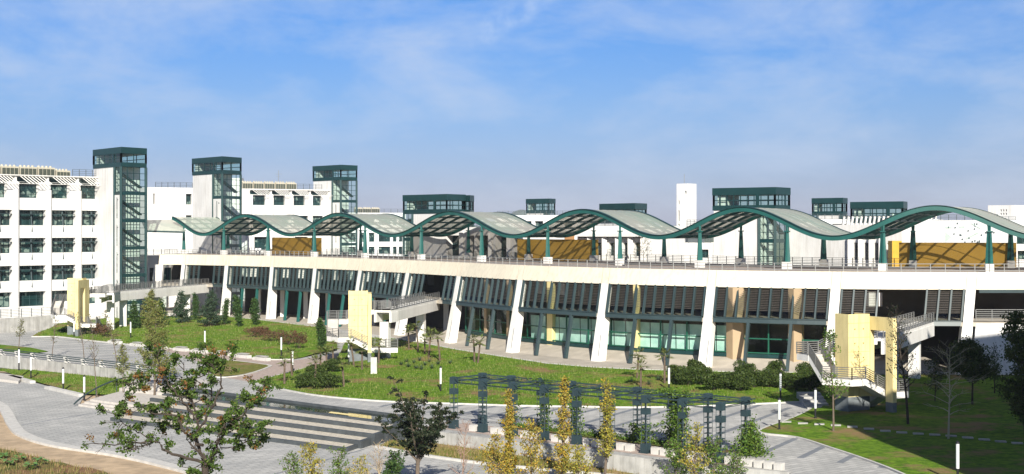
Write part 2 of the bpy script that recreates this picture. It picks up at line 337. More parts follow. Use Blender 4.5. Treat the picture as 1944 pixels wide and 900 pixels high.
terr = [G(-400, 624), G(0, 674), G(291, 711), tuple(T0 + U * .3), tuple(T1), tuple(P0), tuple(P1), G(790, 806), G(830, 819.5), G(1060, 850), G(1300, 880), G(1500, 897), G(1515, 960), (60, 88), (130, 150), (150, 420), (-260, 420)]
m_ = MB(); m_.prism(terr, -1.75, 0.0); struct(m_, 'plaza', PAVE)
front = [G(-40, 700, Z1), G(42, 720, Z1), G(160, 751, Z1), tuple(S0), tuple(T1), tuple(P1), (-5, 125), (30, 108), (60, 60), (-8, 60), G(500, 935, Z1), G(338, 889, Z1), G(228, 864, Z1), G(106, 845, Z1), G(46, 826, Z1), G(25, 807, Z1), G(0, 769, Z1), G(-60, 745, Z1), G(-140, 700, Z1)]
m_ = MB(); m_.prism(front, -1.7, Z1); struct(m_, 'lower_plaza', PAVE)
# kerb of the lower plaza against the gravel
def ribbon(pts, w, z0, z1, name, m, parent=None):
    P = [V((p[0], p[1], 0)) for p in pts]; rings = []
    for i, p in enumerate(P):
        d = (P[min(i + 1, len(P) - 1)] - P[max(i - 1, 0)]).normalized(); n = V((-d.y, d.x, 0)) * (w / 2)
        rings.append([(p - n) + V((0, 0, z0)), (p + n) + V((0, 0, z0)), (p + n) + V((0, 0, z1)), (p - n) + V((0, 0, z1))])
    mb = MB(); mb.sweep(rings); return mb.build(name, m, parent)
def smooth_pts(pts, k=6):
    P = [V((p[0], p[1], 0)) for p in pts]; return [catmull(P, i / k) for i in range((len(P) - 1) * k + 1)]
def kerb(pts, w=0.3, z0=-0.1, z1=0.12, k=6, m=None): return tag(ribbon(smooth_pts(pts, k), w, z0, z1, 'kerb', m or KERB), kind='structure')
kerb([G(-60, 745, Z1), G(0, 769, Z1), G(25, 807, Z1), G(46, 826, Z1), G(106, 845, Z1), G(228, 864, Z1), G(338, 889, Z1), G(500, 935, Z1)], 1.1, -1.65, Z1 + .1)
# thin dark drainage lines in the lower plaza
for a, b in (((40, 807), (203, 780)), ((505, 905), (691, 853))):
    tag(ribbon([G(*a, Z1), G(*b, Z1)], 0.22, Z1 - .05, Z1 + .004, 'drain_line', BAND), kind='structure')
# dark bands across the plaza paving
for i in range(-9, 12):
    o = V(G(1195, 826)) + V((.745, -.667)) * (i * 3.35); d = V((.47, .883))
    tag(ribbon([o - d * 1.0, o + d * 26], 0.55, -.05, .005, 'paving_band', BAND), kind='structure')
for i in range(14):
    o = V(G(20, 640)) + V((.55, -.83)) * (i * 4.2); d = V((.85, .53))
    tag(ribbon([o, o + d * 26], 0.35, -.05, .005, 'paving_band', BAND), kind='structure')

import bmesh
def seg_d(p, a, b):
    ab = b - a; t = max(0, min(1, (p - a).dot(ab) / max(1e-9, ab.dot(ab)))); return (p - a - ab * t).length
def poly_d(p, line): return min(seg_d(p, line[i], line[i + 1]) for i in range(len(line) - 1))
def sheet(name, poly, hf, m, cell=1.2, skirt=True):
    bm = bmesh.new(); vs = [bm.verts.new((p[0], p[1], 0)) for p in poly]; bm.faces.new(vs)
    xs = [p[0] for p in poly]; ys = [p[1] for p in poly]
    for ax, lo, hi in ((0, min(xs), max(xs)), (1, min(ys), max(ys))):
        k = lo + cell
        while k < hi:
            co = V((k, 0, 0)) if ax == 0 else V((0, k, 0)); no = V((1, 0, 0)) if ax == 0 else V((0, 1, 0))
            bmesh.ops.bisect_plane(bm, geom=bm.verts[:] + bm.edges[:] + bm.faces[:], plane_co=co, plane_no=no, dist=1e-5); k += cell
    for v in bm.verts: v.co.z = hf(V((v.co.x, v.co.y)))
    bmesh.ops.triangulate(bm, faces=bm.faces[:])
    bmesh.ops.recalc_face_normals(bm, faces=bm.faces[:])
    if sum(f.normal.z for f in bm.faces) < 0: bmesh.ops.reverse_faces(bm, faces=bm.faces[:])
    me = bpy.data.meshes.new(name); bm.to_mesh(me); bm.free(); me.materials.append(m)
    me.polygons.foreach_set('use_smooth', [True] * len(me.polygons))
    o = bpy.data.objects.new(name, me); C.objects.link(o); return o
def blend_h(front, back, hf, hb, wob=.12):
    A = [V(p) for p in front]; B = [V(p) for p in back]
    def f(p):
        a = poly_d(p, A); b = poly_d(p, B); t = a / (a + b + 1e-6)
        return hf + (hb - hf) * t + wob * math.sin(p.x * .5) * math.sin(p.y * .37) * min(1, a / 3) * min(1, b / 3)
    return f
def S2(pts, k=5): return [tuple(catmull([V((p[0], p[1], 0)) for p in pts], i / k))[:2] for i in range((len(pts) - 1) * k + 1)]
apr_px = [(-40, 585), (120, 590), (250, 592), (400, 598), (480, 606), (605, 621), (740, 641), (822, 655), (869, 664), (953, 677), (1038, 690), (1122, 697), (1200, 701), (1300, 704), (1400, 706), (1500, 707), (1700, 708), (2050, 708)]
APR = [G(x, y, 1.0) for x, y in apr_px]
# lawn between the bench row and the building
L1f = S2([G(60, 640), G(110, 640), G(160, 646), G(207, 651), G(321, 662), G(420, 673), G(500, 683), G(556, 683)])
L1b = [G(110, 622, .3), G(200, 604, 1), G(400, 598, 1), G(480, 606, 1), G(605, 621, 1), G(640, 628, 1)]
LH1 = blend_h(L1f, L1b, .12, 1.02)
l1 = sheet('lawn', L1f + [G(640, 660, .5)] + L1b[::-1], LH1, LAWN); tag(l1, kind='structure')
# the large centre lawn
L3f = S2([G(640, 684), G(556, 706), G(505, 720), G(484, 727), G(522, 737), G(603, 752), G(729, 763), G(849, 767), G(989, 771.5), G(1102, 773), G(1193, 774.5), G(1300, 773), G(1400, 769.5), G(1480, 766), G(1545, 763)])
L3b = [G(x, y, 1.0) for x, y in ((660, 640), (740, 642), (822, 655.5), (869, 664.5), (953, 677.5), (1038, 690.5), (1122, 697.5), (1200, 701.5), (1300, 704.5), (1400, 706.5), (1500, 707.5), (1590, 709))]
LH3 = blend_h(L3f, L3b, .12, 1.02)
l3 = sheet('lawn', L3f + [G(1600, 750, .3)] + L3b[::-1], LH3, LAWN); tag(l3, kind='structure')
# lawn under the great shadow, on the far side of the curved path
L6f = S2([G(1577, 746), G(1540, 777), G(1502, 796), G(1441, 821), G(1513, 832), G(1577, 852), G(1640, 873), G(1700, 896), G(1760, 925), G(1800, 960)])
L6b = [G(x, y, 1.0) for x, y in ((1640, 712), (1700, 711), (2100, 711))]
LH6 = blend_h(L6f, L6b, .12, 1.0, .1)
l6 = sheet('lawn', L6f + [G(2300, 960, .2), G(2300, 711, 1)] + L6b[::-1] + [G(1620, 722, .8)], LH6, LAWN); tag(l6, kind='structure')
for pts in (L1f, L3f, L6f): tag(ribbon([V((p[0], p[1], 0)) for p in pts], .2, -.1, .14, 'kerb', KERB), kind='structure')
# small lawn inside the brick walk
L2 = [G(405, 683), G(455, 687), G(505, 693.5), G(512, 697), G(467, 712), G(412, 717), G(396, 705), G(392, 694)]
tag(sheet('lawn', L2, lambda p: .10, LAWN2), kind='structure'); kerb(L2 + [L2[0]], .3, k=3)
# brick walk
BW = [G(300, 660), G(420, 673), G(500, 683.5), G(560, 684), G(640, 672, .0), G(650, 684), G(556, 706), G(505, 720), G(484, 727), G(440, 719), G(400, 712), G(388, 690), G(330, 672)]
m_ = MB(); m_.add([(p[0], p[1], .008) for p in BW], [tuple(range(len(BW)))]); struct(m_, 'brick_path', BRICK)
# far verge by the road, behind the wall
L0 = [G(-60, 650), G(0, 655), G(60, 661), G(92, 668), G(60, 672), G(0, 667), G(-60, 660)]
tag(sheet('lawn', L0, lambda p: .08, LAWN), kind='structure')
# sunken lawn below the planter wall
L4b = [G(-20, 699, -1.0), G(60, 702, -1.0), G(160, 712, -1.0), G(262, 723, -1.0), G(291, 728, -1.0)]
L4f = [G(42, 718, -1.4), G(100, 733, -1.4), G(160, 748, -1.4), G(228, 750, -1.4), G(262, 741, -1.2)]
LH4 = blend_h(L4f, L4b, -1.38, -1.0)
tag(sheet('lawn', L4f + L4b[::-1], LH4, LAWN), kind='structure')
for a, b in (((20, 716), (62, 727)), ((90, 737), (155, 752))): kerb([G(*a, -1.45), G(*b, -1.45)], .7, -1.6, -1.2, 2)
m_ = MB(); m_.prism([G(-60, 712, -1.2), G(-60, 700, -1.2), G(45, 714, -1.2), G(35, 724, -1.2)], -1.6, -1.2); struct(m_, 'plaza_step', STEP)
# rough lawn below the pergola wall
L5f = [G(715, 847, -1.4), G(800, 863, -1.4), G(925, 880, -1.4), G(1140, 900, -1.4), G(1300, 915, -1.4), G(1500, 935, -1.4)]
L5b = [G(745, 836, -1.0), G(830, 843, -1.0), G(1060, 873, -1.0), G(1300, 903, -1.0), G(1480, 920, -1.0)]
LH5 = blend_h(L5f, L5b, -1.4, -.95)
tag(sheet('lawn', L5f + L5b[::-1], LH5, LAWN2), kind='structure')
kerb(L5f, .35, -1.6, -1.32, 3)
# grass patch in the near corner
L7 = [(-48, 112.5), G(-60, 848, Z1), G(0, 853, Z1), G(84, 872, Z1), G(200, 896, Z1), G(260, 940, Z1), (-20, 84), (-70, 84), (-80, 105)]
LH7 = lambda p: -1.45 + .12 * math.sin(p.x * 1.3) * math.sin(p.y * .9)
tag(sheet('lawn', L7[1:], LH7, LAWN3), kind='structure')
# apron in front of and under the building: rises gently to the glazing
ap = sheet('apron', [(a[0], a[1]) for a in APR] + [(130, 420), (-260, 420)], lambda p: 1.0, APRON, cell=4); tag(ap, kind='structure')
tag(ribbon([V((a[0], a[1], 0)) for a in APR], .5, -.05, 1.06, 'kerb', KERB), kind='structure')
# bed beside the pergola and its brick floor
pdir = V((.75, -.661)); PN_ = V((.661, .75))
PA = V(G(861.6, 813)); PE = V(G(1368, 878))
pdir = (PE - PA).normalized(); PN_ = V((-pdir.y, pdir.x))
PLEN = (PE - PA).length
def PQ(u, v): return PA + pdir * u + PN_ * v
m_ = MB(); m_.add([(*PQ(-1.5, -1.0), .010), (*PQ(PLEN + 2, -1.0), .010), (*PQ(PLEN + 2, 3.1), .010), (*PQ(-1.5, 3.1), .010)], [(0, 1, 2, 3)]); struct(m_, 'brick_floor', BRICK)
bed = [tuple(PQ(3, 3.1)), tuple(PQ(PLEN - 2, 3.1)), tuple(PQ(PLEN - 2, 5.0)), tuple(PQ(3, 5.0))]
tag(sheet('lawn', bed, lambda p: .10, LAWN3), kind='structure')
# stepping stones
for i in range(15):
    t = i / 14; p = G(1493 + (1931 - 1493) * t, 799 + 43 * t ** 0.9, .25); z = LH6(V(p)) 
    m_ = MB(); m_.obox((p[0], p[1], z + .03), (.42, -.08, 0), (.06, .3, 0), (0, 0, .06)); o = struct(m_, 'stepping_stone', CONC)
# ramp of steps from the curved path up to the yellow tower
m_ = MB()
for i in range(5):
    a = V(G(1533, 777)); b = V(G(1578, 777)); off = V((.1, 1.55)) * i
    m_.prism([tuple(a + off), tuple(b + off), tuple(b + off + V((0.1, 1.6))), tuple(a + off + V((.1, 1.6)))], -.02, .16 * (i + 1))
struct(m_, 'garden_steps', CONC)

# ---------------------------------------------------------------- broad steps beside the cascade
m_ = MB()
for i in range(3):
    a = S0 + Wv * (i * .75); b = S1 + Wv * (i * .75) + U * .4; c = T1 + V((0, -.1)); 
    m_.prism([tuple(a), tuple(b), tuple(P0 + V((0, .3 * i))), tuple(V(P0) + Wv * 6), tuple(T0 + V((.0, -.2)))], Z1 - .1, Z1 + .2 * (i + 1))
for i in range(3):
    a = S0.lerp(T0, .52) + Wv * (i * .8); m_.prism([tuple(a), tuple(a + U * 12), tuple(T1 + V((.3, .3))), tuple(T0)], Z1 + .5, Z1 + .6 + .3 * (i + 1) - .003 * i)
struct(m_, 'broad_steps', STEP)
# ---------------------------------------------------------------- the cascade: pond on top, stepped stone terraces down to the lower plaza
cas = thing('water_cascade', 'stepped cascade of dark granite risers and cream gravel treads below a narrow pond', 'cascade', (-22, 135, Z1))
nst = 4; A0, A1 = CC0, CC1; B0, B1 = P0, P1
def CQ(u, v): return (A0.lerp(A1, u)).lerp(B0.lerp(B1, u), v)
for i in range(nst):
    v0 = i * .17; z = Z1 + (i + 1) * .33; zb = Z1 - .05; ur = 1.0 + i * .012
    m_ = MB(); m_.prism([tuple(CQ(0, v0)), tuple(CQ(ur, v0)), tuple(CQ(ur, v0 + .028)), tuple(CQ(0, v0 + .028))], zb, z)
    m_.prism([tuple(CQ(ur - .012, v0 + .029)), tuple(CQ(ur, v0 + .029)), tuple(CQ(ur, .9)), tuple(CQ(ur - .012, .9))], zb, z - .002 * i)
    m_.build('granite_riser', GRANITE, cas)
    m_ = MB(); m_.prism([tuple(CQ(0.002, v0 + .0282)), tuple(CQ(ur - .0122, v0 + .0282)), tuple(CQ(ur - .0122, v0 + .1698)), tuple(CQ(.002, v0 + .1698))], zb, z - .03)
    m_.build('gravel_tread', TREAD, cas)
zt = Z1 + nst * .33
m_ = MB(); m_.prism([tuple(CQ(0, .6805)), tuple(CQ(1.06, .6805)), tuple(CQ(1.06, .73)), tuple(CQ(0, .73))], Z1, zt + .12)
m_.prism([tuple(CQ(0, .985)), tuple(CQ(1.06, .985)), tuple(CQ(1.06, 1.01)), tuple(CQ(0, 1.01))], Z1, .10)
m_.prism([tuple(CQ(1.03, .731)), tuple(CQ(1.06, .731)), tuple(CQ(1.06, .984)), tuple(CQ(1.03, .984))], Z1, .08); m_.build('pond_coping', GRANITE, cas)
m_ = MB(); m_.prism([tuple(CQ(0, .731)), tuple(CQ(1.029, .731)), tuple(CQ(1.029, .984)), tuple(CQ(0, .984))], Z1, -.12); m_.build('pond_water', WATER, cas)
m_ = MB(); m_.prism([tuple(CQ(.74, .80)), tuple(CQ(.86, .80)), tuple(CQ(.86, .84)), tuple(CQ(.74, .84))], -.5, -.09); m_.build('pond_block', YEL, cas)
# curved tube handrail down the side of the broad steps
hr = MB(); pts = []
for i in range(25):
    t = i / 24; a = S0 + U * -.6 + V((0, -.3)); b = T0 + U * .3; p = a.lerp(b, t); z = (Z1 + 1.5 * t) + 1.15 * math.sin(math.pi * min(1, t * 1.15 + .02)) ** .6 if t < .85 else .0 + .75
    if t >= .85: z = 0.62
    pts.append(V((p.x, p.y, z)))
for a, b in zip(pts[:-1], pts[1:]): hr.tube(a, b, .09, n=8)
for k in (6, 12, 18): hr.tube(pts[k], (pts[k].x, pts[k].y, Z1), .05)
tag(hr.build('curved_handrail', GREYGREEN, smooth=False), 'grey tube handrail arching beside the broad steps', 'handrail')
# retaining wall under the pergola
wl = ribbon([G(790, 806), G(830, 819.8), G(1060, 850.3), G(1300, 880.3), G(1500, 897.3)], .4, -1.7, .06, 'retaining_wall', CONC)
tag(wl, 'low grey concrete retaining wall below the pergola terrace', 'wall')
# planter wall with slanted white fins and tube rails
pwA, pwB = V(G(-60, 667)), V(G(289, 709)); n_ = (pwB - pwA).normalized(); q_ = V((n_.y, -n_.x))
pw = thing('planter_wall', 'long concrete planter wall with slanted white fins carrying tube rails', 'wall', (pwA.x, pwA.y, -1.2))
ribbon([pwA + q_ * .3, pwB + q_ * .3], .5, -1.6, .12, 'wall', CONC, pw)
ln = (pwB - pwA).length; k = 11
for i in range(k):
    p = pwA + n_ * (ln * (i + .5) / k) + q_ * .3; f = MB(); nn = V((n_.x, n_.y, 0)); a3 = V((p.x, p.y, .12))
    qa = V((q_.x, q_.y, 0))
    f.sweep([[a3 - nn * .2 + qa * .35, a3 + nn * .2 + qa * .35, a3 + nn * .2 - qa * .35, a3 - nn * .2 - qa * .35], [a3 - nn * .55 + qa * .3 + V((0, 0, .75)), a3 - nn * .35 + qa * .3 + V((0, 0, .75)), a3 - nn * .35 - qa * .1 + V((0, 0, .75)), a3 - nn * .55 - qa * .1 + V((0, 0, .75))]])
    f.build('fin', KERB, pw)
f = MB()
for dz, dq in ((.80, .3), (.62, .55), (.35, .6)): f.tube((*(pwA + q_ * dq), dz + .12), (*(pwB + q_ * dq), dz + .12), .06)
f.build('rail', GREYGREEN, pw)
# the bench row: low stepped white blocks with slab seats along the lawn
spots = [(220, 652), (262, 657), (305, 662), (345, 666), (380, 669.5), (425, 674), (462, 679), (498, 684)]
b0 = thing('stone_bench', '', 'bench', (0, 0, 0), 'stone benches along the lawn edge')
m_ = MB(); m_.box(-1.5, -.35, 0, 1.5, .35, .42); m_.box(-1.9, -.25, 0, -1.503, .5, .30); m_.build('block', KERB, b0)
m_ = MB(); m_.box(-1.3, -.1, .50, .5, .75, .58); m_.box(-1.2, .1, .42, -1.0, .6, .50); m_.box(.2, .1, .42, .4, .6, .50); m_.build('seat', CONC, b0)
bl = ['farthest of the stone benches, beside the tall pale conifer', 'stone bench next after the one by the pale conifer', 'third stone bench along the lawn edge', 'stone bench left of the lamp post in the lawn edge', 'stone bench closest to the lamp post at the lawn edge', 'stone bench just right of the lawn edge lamp post', 'stone bench next to last towards the brick walk', 'nearest stone bench, where the brick walk turns']
for i, (x, y) in enumerate(spots):
    p = G(x, y); ang = math.atan2(-.70, .72)
    o = b0 if i == 0 else copy_thing(b0, (p[0], p[1], 0))
    o.location = (p[0], p[1] - .3, 0); o.rotation_euler = (0, 0, ang); o['label'] = bl[i]
# ================================================================ the gallery building
DY = [(303, 49.1), (351, 49.2), (432, 50.5), (518, 52.2), (600, 54.3), (687, 57.0), (778, 60.3), (875, 64.4), (991, 69.6), (1152, 74.6), (1353, 78.8), (1589, 81.8), (1846, 82.7), (2105, 82.6)]
ZD = CAMH - 5.06   # deck level 12.44
FP = [V(((x - 972) * 5.06 / d, FPX * 5.06 / d, 0)) for x, d in DY]          # index = column number + 1
DV = [V(p + (0,)) for p in [(-.8, -1.5), (-.8, -1.5), (-.7, -1.5), (-.5, -2.5), (-.6, -4), (-1.2, -5.4), (-1.7, -6.6), (-1.8, -7.2), (-1.85, -7.3), (-1.9, -6.4), (-1.9, -5), (-2, -4.6), (-2.5, -4.6), (-2.6, -4.6)]]
def fpt(s): return catmull(FP, s)
def ftan(s): return (fpt(s + .02) - fpt(s - .02)).normalized()
def fin_(s): t = ftan(s); return V((-t.y, t.x, 0))      # inward (away from the camera)
def F3(s, z, inw=0.0): 
    p = fpt(s) + catmull(DV, s) * ((ZD - z) / 11.44) + fin_(s) * inw; return V((p.x, p.y, z))
def vert(s, z, inw):    # vertical surfaces set back behind the gallery beam
    p = fpt(s) + catmull(DV, s) * ((ZD - 6.6) / 11.44) + fin_(s) * inw; return V((p.x, p.y, z))
gb = thing('gallery_building', 'long curved white building with leaning columns, slatted glazing and cream deck fascia', 'building', (10, 190, 0))
SS = [i / 8 for i in range(0, 13 * 8 + 1)]
mb = MB(); mb.sweep([[F3(s, ZD), F3(s, ZD - 2.0), F3(s, ZD - 2.0, .6), F3(s, ZD, .6)] for s in SS]); mb.build('fascia', CREAM, gb)
mb = MB()
for i in range(0, 14):
    for o in (-.036, .036):
        s = i + o if 0 < i < 13 else i
        if s < 0 or s > 13: continue
        mb.bar(F3(s, ZD - .02, -.005), F3(s, ZD - 1.99, -.005), .05, .03)
mb.build('fascia_joint', mat('joint_line', (.42, .33, .26), .9), gb)
# deck slab
CDY = [(349, 48.2), (425, 49.5), (508.5, 51.3), (597, 53.4), (693, 56), (800, 59), (914.5, 62.4), (1040, 65.8), (1177, 69.5), (1328.5, 73.5), (1494, 77), (1676, 80), (1878, 81.2), (2090, 82)]
CF = [V(((x - 972) * 5.06 / d, FPX * 5.06 / d, 0)) for x, d in CDY]
CW = [V((6.6 + i * .13, 11 + i * .42, 0)) for i in range(14)]
def cfront(s): return catmull(CF, s)
def cback(s): return catmull([a + b for a, b in zip(CF, CW)], s)
def dback(s): return catmull([a + b * 1.22 for a, b in zip(CF, CW)], s)
mb = MB(); fr = [F3(s, 0, .3) for s in SS]; bk = [dback(-1 + 14 * i / (len(SS) - 1)) for i in range(len(SS))]
mb.sweep([[V((a.x, a.y, ZD - .05)), V((b.x, b.y, ZD - .05)), V((b.x, b.y, ZD - .6)), V((a.x, a.y, ZD - .6))] for a, b in zip([fpt(s) + fin_(s) * .5 for s in SS], bk)])
mb.build('roof_deck', DECK, gb)
# intermediate floor of the gallery
mb = MB(); mb.sweep([[F3(s, 6.75, .1), V((*vert(s, 6.75, 13)[:2], 6.75)), V((*vert(s, 6.3, 13)[:2], 6.3)), F3(s, 6.3, .1)] for s in SS]); mb.build('gallery_floor', APRON, gb)
# columns: slender leaning upper leg, deeper lower leg
for i in range(0, 14):
    s = float(i); t = ftan(s); w = .56 if i else .9
    mb = MB(); n = fin_(s)
    def ring(z, dep, ww=w):
        a = F3(s, z, -.004); return [a - t * ww, a + t * ww, a + t * ww + n * dep, a - t * ww + n * dep]
    zb = .95
    mb.sweep([ring(ZD - 2.0, .9), ring(6.6, .9)])
    mb.sweep([ring(6.6, .9), ring(6.0, 1.15, w * 1.08), ring(zb, 1.3, w * 1.2)])
    mb.build('column', COLW, gb)
    if i >= 1:
        mb = MB(); a = F3(s + .028, 4.2, -.03); mb.bar(a, F3(s + .028, 1.6, -.03), .09, .05); mb.build('downpipe', RAIL, gb)
# bays
gB = glass('gallery_glass', (0.80, 0.85, 0.8), .85)
OPEN = {1: (.34, .74), 6: (.30, .80), 11: (.32, .72)}
for i in range(0, 13):
    s0, s1 = i + .05, i + .95
    if i >= 1 and i != 12:
      op = OPEN.get(i); nm = 10 if i > 1 else 8
      for half in ((0, op[0]), (op[1], 1)) if op else ((0, 1),):
        fr = MB(); lv = MB(); pn = MB()
        for k in range(nm + 1):
            f = k / nm; s = s0 + (s1 - s0) * f
            if not half[0] - .05 <= f <= half[1] + .05: continue
            fr.bar(F3(s, 10.44, .12), F3(s, 6.9, .12), .20, .34, up=fin_(s))
        for k in range(nm):
            f = (k + .5) / nm
            if not half[0] < f < half[1]: continue
            a, b = s0 + (s1 - s0) * k / nm, s0 + (s1 - s0) * (k + 1) / nm
            pn.add([F3(a, 10.44, .5), F3(b, 10.44, .5), F3(b, 6.8, .5), F3(a, 6.8, .5)], [(0, 1, 2, 3)])
            nl = 14 if i >= 7 else 8
            for j in range(nl):
                z = 10.35 - j * (2.75 / nl)
                if i < 7 and j > 5: continue
                lv.bar(F3(a + .006, z, .34), F3(b - .006, z, .34), .05, .045)
        fr.build('window_frame', GREYGREEN, gb); lv.build('louvre', LOUV, gb); pn.build('window_pane', gB, gb)
    # spandrel beam
    segs = [(s0, s1)]
    if i == 6: segs = [(6.80, s1), (s0, 6.3)]
    if i == 11: segs = [(s0, 11.3), (11.72, s1)]
    if i == 12: segs = []
    if i == 1: segs = [(1.05, 1.3), (1.74, s1)]
    if i == 0: segs = []
    for a, b in segs:
        bm_ = MB(); ks = [a + (b - a) * j / 4 for j in range(5)]
        bm_.sweep([[F3(s, 6.85, -.12), F3(s, 6.35, -.05), F3(s, 6.35, .5), F3(s, 6.85, .5)] for s in ks])
        bm_.sweep([[F3(s, 6.93, -.22), F3(s, 6.855, -.22), F3(s, 6.855, .5), F3(s, 6.93, .5)] for s in ks])
        bm_.build('spandrel_beam', GREYGREEN, gb)
    # slanted struts
    if i in (2, 3, 4, 5, 7, 8, 9, 10):
        for f in ((.34, .68) if i > 4 else (.38, .70)):
            s = i + f; st = MB(); st.bar(F3(s, 6.34, .15), F3(s, 1.0, .15), .34, .42, up=fin_(s)); st.build('strut', GREYGREEN if i > 6 else GREEN, gb)
# interior: back wall of the gallery, with piers and gaps; deck soffit beam
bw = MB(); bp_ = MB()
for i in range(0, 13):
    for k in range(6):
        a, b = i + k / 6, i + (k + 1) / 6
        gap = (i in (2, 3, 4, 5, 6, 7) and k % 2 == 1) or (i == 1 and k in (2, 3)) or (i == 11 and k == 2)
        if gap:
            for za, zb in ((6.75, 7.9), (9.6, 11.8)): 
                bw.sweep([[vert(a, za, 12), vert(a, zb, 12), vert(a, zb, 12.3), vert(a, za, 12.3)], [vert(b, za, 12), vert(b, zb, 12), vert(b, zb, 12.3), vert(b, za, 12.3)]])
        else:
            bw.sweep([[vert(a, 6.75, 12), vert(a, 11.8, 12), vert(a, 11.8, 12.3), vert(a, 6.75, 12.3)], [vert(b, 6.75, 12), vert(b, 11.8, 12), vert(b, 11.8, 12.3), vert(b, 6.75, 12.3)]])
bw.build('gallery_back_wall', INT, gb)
# ground storey: glazed bays with green frames and blinds; dark open undercroft elsewhere
gG = glass('ground_glass', (0.86, 0.98, 0.93), .97)
GI = 2.0; ZF = 2.1
for i in range(7, 11):
    a0, a1 = i + .0, i + 1.0
    if i == 10: a1 = 10.93
    N_ = 8; fr = MB(); pn = MB(); bd = MB(); dk = MB()
    has_blind = {7: (0, 0), 8: (.0, 1.0), 9: (.0, 1.0), 10: (.0, .16)}[i]
    for k in range(N_ + 1):
        s = a0 + (a1 - a0) * k / N_
        if k % 2 == 0: fr.bar(vert(s, ZF, GI), vert(s, 6.3, GI), .16, .16, up=fin_(s))
    for k in range(N_):
        a, b = a0 + (a1 - a0) * k / N_, a0 + (a1 - a0) * (k + 1) / N_
        for z in (ZF + .55, ZF + 2.25, 6.2): fr.bar(vert(a, z, GI), vert(b, z, GI), .14, .14)
        pn.add([vert(a, ZF, GI + .1), vert(b, ZF, GI + .1), vert(b, 6.3, GI + .1), vert(a, 6.3, GI + .1)], [(0, 1, 2, 3)])
        f = (k + .5) / N_
        if has_blind[0] <= f < has_blind[1]:
            aa, bb = a + .004, b - .004
            bd.add([vert(aa, ZF + .5, GI + .6), vert(bb, ZF + .5, GI + .6), vert(bb, 5.75, GI + .5), vert(aa, 5.75, GI + .5)], [(0, 1, 2, 3)])
        dk.add([vert(a, ZF - .02, GI - .12), vert(b, ZF - .02, GI - .12), vert(b, ZF + .42, GI - .12), vert(a, ZF + .42, GI - .12)], [(0, 1, 2, 3)])
    fr.build('green_frame', FRAMEG, gb); pn.build('window_pane', gG, gb)
    if bd.v: bd.build('blind', BLIND, gb)
    dk.build('window_sill', DKGREEN, gb)
# rising apron slab up to the glazing
mb = MB(); R_ = [6.6 + 5.2 * k / 40 for k in range(41)]
mb.sweep([[F3(s, 1.01, 1.0), V((*vert(s, ZF, GI + .3)[:2], ZF)), V((*vert(s, ZF, 12)[:2], ZF)), V((*vert(s, 1, 12)[:2], .9)), V((*F3(s, 1, 1.0)[:2], .9))] for s in R_]); mb.build('sloping_apron', APRON, gb)
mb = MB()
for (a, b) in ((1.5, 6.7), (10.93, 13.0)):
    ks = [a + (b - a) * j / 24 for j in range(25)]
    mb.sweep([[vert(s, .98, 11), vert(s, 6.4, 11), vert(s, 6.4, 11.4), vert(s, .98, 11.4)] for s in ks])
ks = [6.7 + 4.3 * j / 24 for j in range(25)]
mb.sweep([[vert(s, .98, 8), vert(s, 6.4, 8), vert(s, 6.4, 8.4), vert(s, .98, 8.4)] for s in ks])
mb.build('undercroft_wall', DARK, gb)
# inner square columns of the undercroft
for s in (2.25, 2.75, 3.25, 3.75, 4.3, 4.75, 5.3, 5.75, 6.25, 6.75):
    mb = MB(); p = vert(s, 1, 5.5); mb.bar((p.x, p.y, 1), (p.x, p.y, 6.3), .8, .8, up=(1, 0, 0)); mb.build('inner_column', WALL, gb)
# tan clad piers behind the slats
def s_at(fn, xpx, lo=0.0, hi=13.0):
    for _ in range(50):
        mid = (lo + hi) / 2
        if PX(fn(mid)) < xpx: lo = mid
        else: hi = mid
    return (lo + hi) / 2
for xpx, w, m in ((921, .35, TAN), (964, .35, TAN), (1043, .55, YEL), (1206, .35, YEL), (1395, 1.1, TAN), (1509, .8, TAN)):
    s = s_at(lambda q: vert(q, 4, 1.9), xpx); t = ftan(s); n = fin_(s); mb = MB()
    a = vert(s, 1.5, 1.9); b = vert(s, 10.4, 1.9)
    if w > .7: mb.sweep([[p - t * w, p - n * .7, p + t * w, p + t * w + n * 1.5, p - t * w + n * 1.5] for p in (a, b)])
    else: mb.sweep([[p - t * w, p + t * w, p + t * w + n * .6, p - t * w + n * .6] for p in (a, b)])
    mb.build('clad_pier', m, gb)
# end wall block to the right: white wall under an open balcony
mb = MB(); 
ks = [12.06 + .94 * j / 6 for j in range(7)]
mb.sweep([[F3(s, .9, .05), F3(s, 6.6, .05), F3(s, 6.6, .5), F3(s, .9, .5)] for s in ks]); mb.build('balcony_wall', WALL, gb)
rl = MB(); railing(rl, [F3(12.06 + .94 * j / 4, 6.9, .2) for j in range(5)], 1.3, 6, 1.9, .07); rl.build('balcony_rail', RAIL, gb)
mb = MB()
for j in range(6): mb.bar(F3(12.06 + .94 * j / 6, 10.25, .1), F3(12.06 + .94 * (j + 1) / 6, 10.25, .1), .5, .35)
mb.build('balcony_lintel', GREYGREEN, gb)
